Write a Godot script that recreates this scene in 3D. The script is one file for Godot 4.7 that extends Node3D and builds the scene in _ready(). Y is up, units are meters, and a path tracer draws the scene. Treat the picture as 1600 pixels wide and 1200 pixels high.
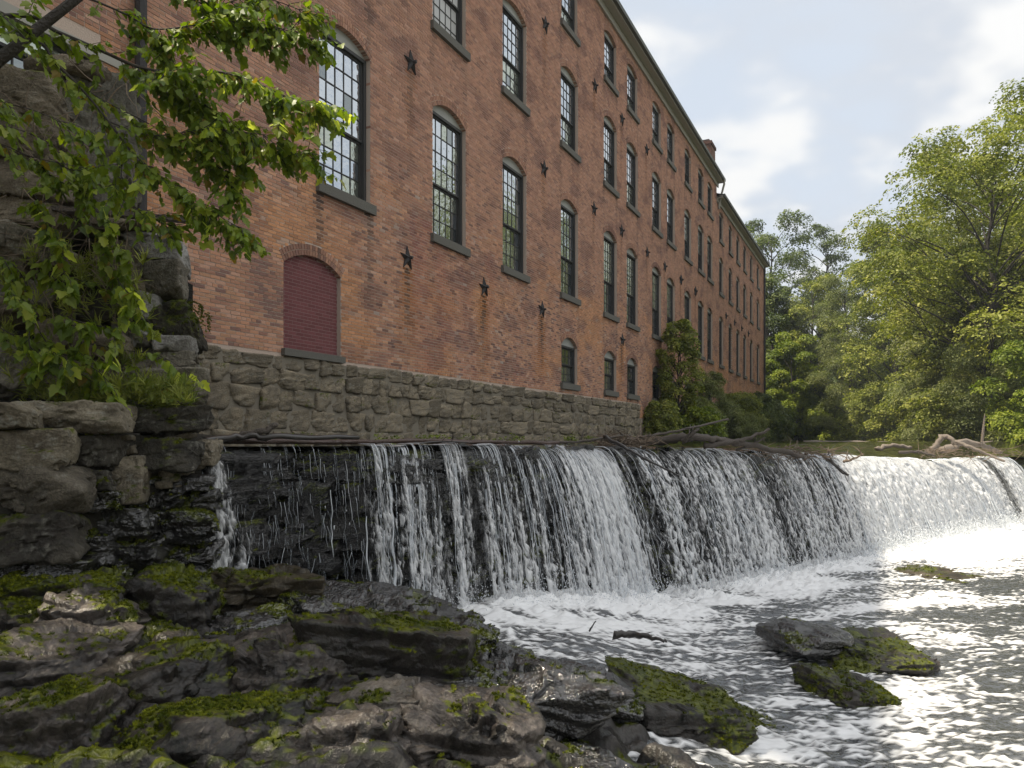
extends Node3D
# A brick textile mill above a stone dam, seen from the mossy ledge below the falls.

const FOCAL := 1155.0      # focal length of the photograph, in its pixels
const EYE := 2.7           # metres above the plunge pool
const HORIZON := 684.0
const SIN_T := 0.44566     # direction of the facade in plan
const COS_T := 0.8952
const FACE_D := 9.928      # distance of the facade's plane from the camera's foot
const POND := 2.54

var M := {}
var face_origin := Vector3(-FACE_D * COS_T, 0, -FACE_D * SIN_T)
var dam_a := Vector3(-3.25, 0, -7.67)
var dam_e := Vector3(0.781, 0, -0.624)
var dam_m := Vector3(0.624, 0, 0.781)
var n_big: FastNoiseLite
var n_mid: FastNoiseLite
var n_fine: FastNoiseLite
var n_ridge: FastNoiseLite
var n_cell: FastNoiseLite
var n_tiny: FastNoiseLite
var n_chip: FastNoiseLite
var moss_spots := []
var topo := {}
var openings := []
var stars := []

# ------------------------------------------------------------------ helpers
class Buf:
	var v := PackedVector3Array()
	var i := PackedInt32Array()
	var c := PackedColorArray()
	var uv := PackedVector2Array()
	func tri(a: int, b: int, d: int):
		i.append(a); i.append(b); i.append(d)
	func quad(p0: Vector3, p1: Vector3, p2: Vector3, p3: Vector3, col := Color.WHITE):
		var k := v.size()
		v.append(p0); v.append(p1); v.append(p2); v.append(p3)
		for q in 4: c.append(col)
		tri(k, k + 1, k + 2); tri(k, k + 2, k + 3)
	func box(lo: Vector3, hi: Vector3, col := Color.WHITE):
		var a := lo
		var b := hi
		quad(Vector3(a.x, a.y, b.z), Vector3(b.x, a.y, b.z), Vector3(b.x, b.y, b.z), Vector3(a.x, b.y, b.z), col)
		quad(Vector3(b.x, a.y, a.z), Vector3(a.x, a.y, a.z), Vector3(a.x, b.y, a.z), Vector3(b.x, b.y, a.z), col)
		quad(Vector3(b.x, a.y, b.z), Vector3(b.x, a.y, a.z), Vector3(b.x, b.y, a.z), Vector3(b.x, b.y, b.z), col)
		quad(Vector3(a.x, a.y, a.z), Vector3(a.x, a.y, b.z), Vector3(a.x, b.y, b.z), Vector3(a.x, b.y, a.z), col)
		quad(Vector3(a.x, b.y, b.z), Vector3(b.x, b.y, b.z), Vector3(b.x, b.y, a.z), Vector3(a.x, b.y, a.z), col)
		quad(Vector3(a.x, a.y, a.z), Vector3(b.x, a.y, a.z), Vector3(b.x, a.y, b.z), Vector3(a.x, a.y, b.z), col)
	func tube(pts: Array, radii: Array, sides: int, col := Color.WHITE, rough := 0.0, seed_ := 0):
		var rng := RandomNumberGenerator.new()
		rng.seed = seed_ + 77
		var n := pts.size()
		var start := v.size()
		var side := Vector3.ZERO
		for k in n:
			var p: Vector3 = pts[k]
			var q: Vector3 = pts[mini(k + 1, n - 1)]
			var o: Vector3 = pts[maxi(k - 1, 0)]
			var dir := (q - o).normalized()
			if k == 0:
				side = dir.cross(Vector3.UP if absf(dir.y) < 0.9 else Vector3.RIGHT).normalized()
			else:
				side = (side - dir * side.dot(dir)).normalized()
			var up := side.cross(dir)
			for s in sides:
				var a := TAU * s / sides
				var r: float = radii[k] * (1.0 + rough * rng.randf_range(-1, 1))
				v.append(p + (side * cos(a) + up * sin(a)) * r)
				c.append(col)
		for k in n - 1:
			for s in sides:
				var a := start + k * sides + s
				var b := start + k * sides + (s + 1) % sides
				tri(a, b, b + sides); tri(a, b + sides, a + sides)
		for e in [0, n - 1]:
			var k0 := v.size()
			v.append(pts[e]); c.append(col)
			for s in sides:
				var a: int = start + e * sides + s
				var b: int = start + e * sides + (s + 1) % sides
				if e == 0: tri(k0, b, a)
				else: tri(k0, a, b)
	func normals() -> PackedVector3Array:
		var n := PackedVector3Array()
		n.resize(v.size())
		for k in range(0, i.size(), 3):
			var a := i[k]
			var b := i[k + 1]
			var d := i[k + 2]
			var x := (v[b] - v[a]).cross(v[d] - v[a])
			n[a] += x; n[b] += x; n[d] += x
		for k in n.size():
			n[k] = n[k].normalized()
		return n
	func mesh(smooth := true, nrm = null) -> ArrayMesh:
		var out := []
		out.resize(Mesh.ARRAY_MAX)
		var j := i.duplicate()
		for k in range(0, j.size(), 3):
			var t := j[k + 1]
			j[k + 1] = j[k + 2]; j[k + 2] = t
		out[Mesh.ARRAY_VERTEX] = v
		out[Mesh.ARRAY_INDEX] = j
		if c.size() == v.size(): out[Mesh.ARRAY_COLOR] = c
		if uv.size() == v.size(): out[Mesh.ARRAY_TEX_UV] = uv
		if smooth: out[Mesh.ARRAY_NORMAL] = nrm if nrm != null else normals()
		var m := ArrayMesh.new()
		m.add_surface_from_arrays(Mesh.PRIMITIVE_TRIANGLES, out)
		return m

func obj(called: String, m: Mesh, mat: Material, parent: Node = self) -> MeshInstance3D:
	var o := MeshInstance3D.new()
	o.name = called
	o.mesh = m
	o.material_override = mat
	parent.add_child(o, true)
	return o

func tag(o: Node, label: String, category: String, group := "") -> Node:
	o.set_meta("label", label)
	o.set_meta("category", category)
	if group: o.set_meta("group", group)
	return o

func thing(called: String, label: String, category: String, at := Vector3.ZERO, group := "") -> Node3D:
	var o := Node3D.new()
	o.name = called
	add_child(o, true)
	o.position = at
	tag(o, label, category, group)
	return o

func structure(o: Node, label: String, category: String, kind := "structure") -> Node:
	tag(o, label, category)
	o.set_meta("kind", kind)
	return o

func many(called: String, m: Mesh, mat: Material, places: Array, colors: Array, parent: Node = self) -> MultiMeshInstance3D:
	var mm := MultiMesh.new()
	mm.transform_format = MultiMesh.TRANSFORM_3D
	mm.use_colors = true
	mm.mesh = m
	mm.instance_count = places.size()
	for k in places.size():
		mm.set_instance_transform(k, places[k])
		mm.set_instance_color(k, colors[k])
	var o := MultiMeshInstance3D.new()
	o.name = called
	o.multimesh = mm
	o.material_override = mat
	parent.add_child(o, true)
	o.set_meta("kind", "stuff")
	return o

func px(x: float, y: float, z: float) -> Vector3:      # a place at distance z in front of the camera's foot
	return Vector3((x - 800.0) / FOCAL * z, EYE + (HORIZON - y) / FOCAL * z, -z)

func spline(p: Array, steps: int) -> Array:
	var out := []
	for k in p.size() - 1:
		var a: Vector3 = p[maxi(k - 1, 0)]
		var b: Vector3 = p[k]
		var c: Vector3 = p[k + 1]
		var d: Vector3 = p[mini(k + 2, p.size() - 1)]
		for s in steps:
			out.append(b.cubic_interpolate(c, a, d, float(s) / steps))
	out.append(p[-1])
	return out

func tapered(n: int, r0: float, r1: float) -> Array:
	var out := []
	for k in n: out.append(lerpf(r0, r1, float(k) / maxf(n - 1, 1)))
	return out

func noise(seed_: int, freq: float, oct := 3, type := FastNoiseLite.TYPE_SIMPLEX_SMOOTH) -> FastNoiseLite:
	var n := FastNoiseLite.new()
	n.seed = seed_
	n.noise_type = type
	n.frequency = freq
	n.fractal_octaves = oct
	return n

func rgen(s: int) -> RandomNumberGenerator:
	var r := RandomNumberGenerator.new()
	r.seed = s
	return r

func lin(r: float, g: float, b: float) -> Color:
	return Color(r, g, b).linear_to_srgb()

func mixc(a: Color, b: Color, t: float) -> Color:
	return a.lerp(b, clampf(t, 0, 1))

func ss(a: float, b: float, x: float) -> float:
	var t := clampf((x - a) / (b - a), 0.0, 1.0)
	return t * t * (3.0 - 2.0 * t)

# ------------------------------------------------------------------ materials
func grain_texture(n: FastNoiseLite, size: int, lo: float, hi: float) -> ImageTexture:
	var im: Image = n.get_seamless_image(size, size)
	im.convert(Image.FORMAT_L8)
	var d := im.get_data()
	for k in d.size():
		d[k] = int(255.0 * lerpf(lo, hi, d[k] / 255.0))
	return ImageTexture.create_from_image(Image.create_from_data(size, size, false, Image.FORMAT_L8, d))

func mat(color: Color, rough: float, vertex := false, spec := 0.5) -> StandardMaterial3D:
	var m := StandardMaterial3D.new()
	m.albedo_color = color
	m.roughness = rough
	m.metallic_specular = spec
	m.vertex_color_use_as_albedo = vertex
	m.cull_mode = BaseMaterial3D.CULL_DISABLED
	return m

func relief(m: StandardMaterial3D, t: Texture2D, scale: float, cm: float, world := true, grain: Texture2D = null):
	m.heightmap_enabled = true
	m.heightmap_texture = t
	m.heightmap_scale = cm
	m.uv1_triplanar = true
	m.uv1_world_triplanar = world
	m.uv1_scale = Vector3.ONE * scale
	if grain: m.albedo_texture = grain

func materials():
	n_big = noise(3, 0.18, 3)
	n_mid = noise(5, 1.1, 3)
	n_fine = noise(9, 6.0, 3)
	n_tiny = noise(10, 22.0, 2)
	n_chip = noise(16, 3.2, 1, FastNoiseLite.TYPE_CELLULAR)
	n_chip.cellular_return_type = FastNoiseLite.RETURN_CELL_VALUE
	n_chip.cellular_jitter = 1.0
	n_ridge = noise(12, 0.9, 4)
	n_ridge.fractal_type = FastNoiseLite.FRACTAL_RIDGED
	n_cell = noise(14, 1.3, 1, FastNoiseLite.TYPE_CELLULAR)
	n_cell.cellular_return_type = FastNoiseLite.RETURN_DISTANCE2_SUB
	var rough_noise := noise(21, 0.02, 6)
	var rt := grain_texture(rough_noise, 512, 0.0, 1.0)
	var rg := grain_texture(noise(22, 0.03, 6), 512, 0.84, 1.0)
	var rk := grain_texture(noise(24, 0.035, 7), 512, 0.62, 1.0)
	var ridged := noise(23, 0.012, 5)
	ridged.fractal_type = FastNoiseLite.FRACTAL_RIDGED
	var rr := grain_texture(ridged, 512, 0.0, 1.0)
	var wv := grain_texture(noise(31, 0.01, 3), 512, 0.0, 1.0)
	M.brick = mat(Color.WHITE, 0.9, true, 0.3)
	relief(M.brick, rt, 4.0, 0.5, true, rg)
	M.mortar = mat(Color.WHITE, 0.95, true, 0.2)
	relief(M.mortar, rt, 3.0, 0.5, true, rg)
	M.stone = mat(Color.WHITE, 0.85, true, 0.35)
	relief(M.stone, rr, 2.6, 1.3, true, rk)
	M.rock = mat(Color.WHITE, 0.40, true, 0.36)
	relief(M.rock, rr, 2.6, 0.8, true, rk)
	M.wet = mat(Color.WHITE, 0.13, true, 0.7)
	relief(M.wet, rr, 2.4, 1.6, true, rk)
	M.dam_wet = mat(Color.WHITE, 0.08, true, 1.0)
	relief(M.dam_wet, rr, 4.0, 5.5, true, rk)
	M.frame = mat(lin(0.045, 0.045, 0.043), 0.65)
	relief(M.frame, rt, 5.0, 0.3, true, rg)
	M.board = mat(lin(0.42, 0.43, 0.40), 0.8)
	relief(M.board, rt, 4.0, 0.6, true, rg)
	M.sill = mat(lin(0.15, 0.145, 0.125), 0.9)
	relief(M.sill, rt, 3.0, 1.0, true, rg)
	M.eave = mat(lin(0.07, 0.075, 0.06), 0.7)
	M.pale_eave = mat(lin(0.33, 0.32, 0.28), 0.7)
	M.roof = mat(lin(0.06, 0.06, 0.065), 0.85)
	M.iron = mat(lin(0.035, 0.032, 0.032), 0.7)
	relief(M.iron, rt, 8.0, 0.4, true, rg)
	M.glass = mat(lin(0.50, 0.55, 0.60), 0.03)
	M.glass.metallic = 0.92
	relief(M.glass, wv, 0.9, 0.35)
	M.glass_dark = mat(lin(0.22, 0.25, 0.26), 0.05)
	M.glass_dark.metallic = 0.9
	relief(M.glass_dark, wv, 0.9, 0.4)
	M.glass_green = mat(lin(0.42, 0.46, 0.40), 0.12)
	M.glass_green.metallic = 0.85
	relief(M.glass_green, wv, 1.1, 1.1)
	M.glass_pale = mat(lin(0.45, 0.46, 0.45), 0.3)
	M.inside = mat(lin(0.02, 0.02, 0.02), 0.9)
	M.bark = mat(lin(0.06, 0.052, 0.045), 0.9)
	relief(M.bark, rr, 3.0, 2.0, true, rg)
	M.twig = mat(lin(0.035, 0.028, 0.022), 0.8)
	M.dead = mat(lin(0.16, 0.12, 0.085), 0.9)
	M.drift = mat(lin(0.10, 0.082, 0.068), 0.75)
	relief(M.drift, rr, 4.0, 1.6, true, rg)
	M.pale_drift = mat(lin(0.24, 0.20, 0.165), 0.8)
	relief(M.pale_drift, rr, 4.0, 1.2, true, rg)
	M.wet_wood = mat(lin(0.03, 0.026, 0.023), 0.3)
	M.rust_wood = mat(lin(0.075, 0.04, 0.028), 0.35)
	relief(M.rust_wood, rr, 4.0, 1.2, true, rg)
	M.leaf = mat(Color.WHITE, 0.45, true, 0.5)
	M.leaf.backlight_enabled = true
	M.leaf.backlight = Color(0.95, 1.0, 0.35)
	M.far_leaf = mat(Color.WHITE, 0.55, true, 0.4)
	M.far_leaf.backlight_enabled = true
	M.far_leaf.backlight = Color(0.8, 0.85, 0.35)
	M.moss = mat(Color.WHITE, 0.9, true, 0.2)
	M.ground = mat(Color.WHITE, 0.95, true, 0.2)
	relief(M.ground, rt, 0.8, 5.0, true, rg)
	M.water = mat(lin(0.055, 0.058, 0.060), 0.12, false, 0.6)
	relief(M.water, wv, 2.2, 1.2)
	M.pond = mat(lin(0.030, 0.030, 0.016), 0.04, false, 0.6)
	relief(M.pond, wv, 0.5, 0.9)
	M.foam = mat(lin(0.74, 0.745, 0.75), 0.6, true, 0.5)
	M.foam.transparency = BaseMaterial3D.TRANSPARENCY_ALPHA
	M.fall = mat(Color(0.88, 0.90, 0.92, 0.6), 0.15, false, 0.7)
	M.fall.transparency = BaseMaterial3D.TRANSPARENCY_ALPHA
	M.clear = mat(Color(0.85, 0.9, 0.95, 0.12), 0.05, false, 0.8)
	M.clear.transparency = BaseMaterial3D.TRANSPARENCY_ALPHA
	M.white_water = mat(Color(0.86, 0.865, 0.87, 1.0), 0.35, true, 0.6)
	M.white_water.transparency = BaseMaterial3D.TRANSPARENCY_ALPHA

# ------------------------------------------------------------------ rocks
func cube_topology(res: int) -> Array:
	if topo.has(res): return topo[res]
	var at := {}
	var dirs := PackedVector3Array()
	var idx := PackedInt32Array()
	for f in 6:
		var axis := f / 2
		var sgn := 1 if f % 2 == 0 else -1
		for j in res:
			for k in res:
				var ids := []
				for o in [[0, 0], [1, 0], [1, 1], [0, 1]]:
					var a: int = k + o[0]
					var b: int = j + o[1]
					var g: Vector3i
					var w := res if sgn > 0 else 0
					if axis == 0: g = Vector3i(w, a, b)
					elif axis == 1: g = Vector3i(b, w, a)
					else: g = Vector3i(a, b, w)
					if not at.has(g):
						at[g] = dirs.size()
						var p := Vector3(g) / res * 2.0 - Vector3.ONE
						p = Vector3(tan(p.x * 0.7854), tan(p.y * 0.7854), tan(p.z * 0.7854))
						dirs.append(p.normalized())
					ids.append(at[g])
				if sgn > 0: idx.append_array(PackedInt32Array([ids[0], ids[1], ids[2], ids[0], ids[2], ids[3]]))
				else: idx.append_array(PackedInt32Array([ids[0], ids[2], ids[1], ids[0], ids[3], ids[2]]))
	topo[res] = [dirs, idx]
	return topo[res]

func rock_mesh(seed_: int, size: Vector3, res: int, cuts: int, amp: float, look: Dictionary, sharp := 14.0) -> ArrayMesh:
	var rng := rgen(seed_)
	var tp := cube_topology(res)
	var planes := []
	for a in [Vector3.RIGHT, Vector3.LEFT, Vector3.UP, Vector3.DOWN, Vector3.BACK, Vector3.FORWARD]:
		var t := Vector3(rng.randf_range(-1, 1), rng.randf_range(-1, 1), rng.randf_range(-1, 1)) * 0.16
		planes.append([(a + t).normalized(), 0.5 * rng.randf_range(0.9, 1.0)])
	for k in cuts:
		var d := Vector3(rng.randf_range(-1, 1), rng.randf_range(-0.8, 1), rng.randf_range(-1, 1)).normalized()
		planes.append([d, 0.5 * rng.randf_range(0.88, 1.22)])
	var b := Buf.new()
	b.i = tp[1]
	var off := Vector3(rng.randf(), rng.randf(), rng.randf()) * 40.0
	var layers: float = look.get("layers", 0.0)
	for dir in tp[0]:
		var s := 0.0
		for p in planes:
			var q: float = dir.dot(p[0])
			if q > 0.05: s += pow(q / p[1], sharp)
		var pos: Vector3 = dir * pow(s, -1.0 / sharp) * size
		var q2 := pos + off
		var d: float = n_mid.get_noise_3dv(q2) * 0.3 + n_ridge.get_noise_3dv(q2 * 1.6) * 0.35 + n_chip.get_noise_3dv(q2 * Vector3(1, 2.0, 1) + Vector3.ONE * 0.25 * n_fine.get_noise_3dv(q2 * 0.5)) * look.get("chip", 0.55) + n_fine.get_noise_3dv(q2 * 0.8) * 0.25 + n_tiny.get_noise_3dv(q2) * 0.12
		if layers > 0.0:
			var h := (q2.y + n_mid.get_noise_3dv(q2 * 0.6) * 0.12) / 0.11
			d += layers * (absf(fposmod(h, 1.0) - 0.5) * -2.0 + 0.6 + 0.8 * n_mid.get_noise_2d(floorf(h) * 7.3, 2.0))
		b.v.append(pos + dir * d * amp)
	var nn := b.normals()
	for k in b.v.size():
		b.c.append(rock_color(b.v[k] + off, nn[k], look))
	return b.mesh(true, nn)

func rock_color(q: Vector3, n: Vector3, look: Dictionary) -> Color:
	var base: Color = look.base
	var alt: Color = look.get("alt", base * 1.6)
	var tiny := n_tiny.get_noise_3dv(q)
	var t := 0.45 + 0.8 * n_mid.get_noise_3dv(q * 1.7) + 0.5 * n_fine.get_noise_3dv(q) + 0.5 * tiny
	var c := mixc(base, alt, t)
	var l := n_fine.get_noise_3dv(q * 0.9 + Vector3(50, 3, 9)) + 0.7 * tiny
	if look.has("lichen") and l > 0.34: c = mixc(c, Color(0.34, 0.33, 0.28), minf((l - 0.34) * 3.0, 0.8) * look.lichen)
	var moss: float = look.get("moss", 0.0)
	if moss > 0.0:
		var m: float = n.y * look.get("up", 0.55) + n_mid.get_noise_3dv(q * 1.1 + Vector3(9, 9, 9)) * 1.0 + n_fine.get_noise_3dv(q * 1.5) * 0.5 + tiny * 0.3 + moss - 0.85
		if m > 0.0:
			var g := mixc(Color(0.035, 0.050, 0.006), Color(0.15, 0.17, 0.012), 0.5 + 1.1 * n_fine.get_noise_3dv(q * 2.2 + Vector3(1, 70, 3)) + 0.6 * n_mid.get_noise_3dv(q * 0.7 + Vector3(40, 0, 0)) + 0.5 * tiny)
			c = mixc(c, g, m * 9.0)
	return Color(c.r, c.g, c.b, 1.0)

func mossy(c: Color) -> bool:
	return c.g > c.r * 1.04 and c.b < c.g * 0.3

# ------------------------------------------------------------------ the mill
# local axes of the mill: x along the facade (away from the camera), y up, z out towards the river
const EAVE1 := 20.05
const EAVE2 := 19.0
const STEP := 51.1
const FAR_END := 73.8
const NEAR_END := 1.2
const BASE := 4.2
const COURSE := 0.067

func add_opening(s: float, w: float, y0: float, ys: float, rise: float, kind: String, cols := 5, up := 4, low := 3):
	var r := (w * w / 4.0 + rise * rise) / (2.0 * rise)
	openings.append({"s": s, "w": w, "y0": y0, "ys": ys, "rise": rise, "r": r, "cy": ys + rise - r, "kind": kind, "cols": cols, "up": up, "low": low})

func half_width(o: Dictionary, y: float, extra: float) -> float:
	if y < o.y0 - 0.001: return 0.0
	if y <= o.ys and extra == 0.0: return o.w / 2.0
	var rr: float = o.r + extra
	var dy: float = y - o.cy
	var skew: float = o.w / 2.0 * rr / o.r
	if y <= o.ys: 
		return o.w / 2.0
	if dy >= rr: return 0.0
	return minf(sqrt(rr * rr - dy * dy), lerpf(o.w / 2.0, skew, clampf((y - o.ys) / maxf(extra, 0.01), 0, 1)) if extra > 0.0 else o.w / 2.0)

func mill_openings():
	var cols := [12.2, 16.34, 20.13, 24.55, 29.02, 32.03, 36.05, 38.84, 42.70, 46.16, 48.9]
	var far := [52.7, 56.27, 59.5, 62.75, 66.2, 70.1]
	add_opening(6.05, 1.5, 7.03, 8.12, 0.02, "flat", 4, 1, 2)
	add_opening(11.22, 1.62, 4.36, 5.98, 0.26, "blind")
	for k in cols.size():
		var s: float = cols[k]
		if k >= 3: add_opening(s, 1.5, 4.62, 5.97, 0.3, "small", 4, 2, 2)
		add_opening(s, 1.62, 7.75, 10.90, 0.27, "tall")
		add_opening(s, 1.62, 13.0, 15.58, 0.27, "boarded" if k == 1 else "tall")
		add_opening(s, 1.5, 17.25, 19.1, 0.2, "top", 4, 3, 2)
	for k in far.size():
		var s: float = far[k]
		add_opening(s, 1.45, 4.2, 5.6, 0.3, "small", 4, 2, 2)
		add_opening(s, 1.45, 7.75, 10.90, 0.27, "tall")
		add_opening(s, 1.45, 12.75, 15.0, 0.27, "tall")
		add_opening(s, 1.4, 16.4, 18.2, 0.2, "top", 4, 3, 2)

func mill_stars():
	stars = []
	for s in [14.4, 18.15, 22.1]: stars.append([s, 6.9])
	for s in [14.55, 22.25, 27.0, 30.4]: stars.append([s, 11.55])
	for s in [14.5, 22.35, 27.1, 30.45, 34.2]: stars.append([s, 16.35])
	stars.append([30.5, 6.9])
	for s in [34.3, 37.5, 41.0, 44.6]: stars.append([s, 11.5])
	for s in [40.9, 44.5, 54.4, 57.8, 61.1, 64.4]: stars.append([s, 11.45])

func brick_tint(s: float, y: float, rng: RandomNumberGenerator) -> Color:
	var high := ss(6.5, 11.0, y)
	var t := rng.randf()
	var c: Color
	if t < 0.42: c = Color(0.49, 0.262, 0.172)
	elif t < 0.66: c = Color(0.545, 0.305, 0.19)
	elif t < 0.82: c = Color(0.39, 0.21, 0.145)
	elif t < 0.93: c = Color(0.23, 0.135, 0.11)
	else: c = Color(0.54, 0.34, 0.25)
	c = mixc(c, Color(0.46, 0.262, 0.19), 0.55 * high)
	var w := n_big.get_noise_2d(s * 1.3, y * 2.2)
	var patch := n_mid.get_noise_2d(s * 0.45, y * 0.8)
	if y < 8.5: c = mixc(c, Color(0.60, 0.29, 0.13), clampf(0.12 + 1.3 * w, 0, 0.6) * (1.0 - high))
	c = mixc(c, Color(0.20, 0.11, 0.095), clampf(patch * 2.0 - 0.2, 0, 0.6))
	if y < 8.0 and s > 14.5 and s < 24.0:
		c = mixc(c, Color(0.30, 0.10, 0.085), clampf(0.8 * n_big.get_noise_2d(s * 2.5 + 40.0, y * 0.6), 0, 0.6))
	return c * rng.randf_range(0.94, 1.32)

func stain(c: Color, s: float, y: float) -> Color:
	var w := n_fine.get_noise_2d(s * 1.6, y * 0.12)
	for o in openings:
		var dy: float = o.y0 - 0.2 - y
		if dy > 0.0 and dy < 2.6 and absf(s - o.s) < 1.3 and o.kind != "blind":
			for e in [-0.82, 0.78]:
				var dx: float = absf(s - o.s - e + 0.05 * w)
				var k := 1.0 if o.kind == "tall" and o.s < 14.0 else 0.45
				if dx < 0.13: c = mixc(c, Color(0.075, 0.055, 0.05), k * (1.0 - dy / 2.6) * (1.0 - dx / 0.15) * clampf(1.0 + w, 0.3, 1.4))
	for t in stars:
		var dy: float = t[1] - 0.2 - y
		if dy > 0.0 and dy < 2.6:
			var wide := 0.22 + 0.14 * dy if t[1] < 8.0 else 0.15
			var dx: float = absf(s - t[0] + 0.1 * w)
			if dx < wide:
				var k := 1.0 if t[1] < 8.0 else 0.6
				c = mixc(c, Color(0.34, 0.115, 0.015) if dx > 0.07 else Color(0.085, 0.045, 0.022), k * (1.0 - dy / 2.6) * (1.0 - 0.6 * dx / wide))
	var e := n_fine.get_noise_2d(s * 0.3 + 90.0, y * 0.5)
	if e > 0.42 and y < 9.0: c = mixc(c, Color(0.55, 0.47, 0.41), (e - 0.42) * 2.5)
	return c

func wall_back(b: Buf, s0: float, s1: float, y0: float, y1: float, list: Array):
	# the mortar face, with holes and reveals, for the openings of one row
	var grow := 0.006
	var face := 0.0
	var deep := -0.3
	var col := Color(0.60, 0.49, 0.41)
	var at := s0
	list.sort_custom(func(p, q): return p.s < q.s)
	for o in list:
		var a: float = o.s - o.w / 2.0 - grow
		var z: float = o.s + o.w / 2.0 + grow
		b.quad(Vector3(at, y0, face), Vector3(a, y0, face), Vector3(a, y1, face), Vector3(at, y1, face), col)
		b.quad(Vector3(a, y0, face), Vector3(z, y0, face), Vector3(z, o.y0, face), Vector3(a, o.y0, face), col)
		var n := 12
		for k in n:
			var xa := lerpf(a, z, float(k) / n)
			var xb := lerpf(a, z, float(k + 1) / n)
			var ya: float = o.cy + sqrt(maxf(pow(o.r + grow, 2) - pow(xa - o.s, 2), 0.0))
			var yb: float = o.cy + sqrt(maxf(pow(o.r + grow, 2) - pow(xb - o.s, 2), 0.0))
			b.quad(Vector3(xa, ya, face), Vector3(xb, yb, face), Vector3(xb, y1, face), Vector3(xa, y1, face), col)
			b.quad(Vector3(xa, ya, deep), Vector3(xb, yb, deep), Vector3(xb, yb, face), Vector3(xa, ya, face), col)
		b.quad(Vector3(a, o.y0, deep), Vector3(a, o.y0, face), Vector3(a, o.ys, face), Vector3(a, o.ys, deep), col)
		b.quad(Vector3(z, o.y0, face), Vector3(z, o.y0, deep), Vector3(z, o.ys, deep), Vector3(z, o.ys, face), col)
		b.quad(Vector3(a, o.y0, face), Vector3(z, o.y0, face), Vector3(z, o.y0, deep), Vector3(a, o.y0, deep), col)
		at = z
	b.quad(Vector3(at, y0, face), Vector3(s1, y0, face), Vector3(s1, y1, face), Vector3(at, y1, face), col)

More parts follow.
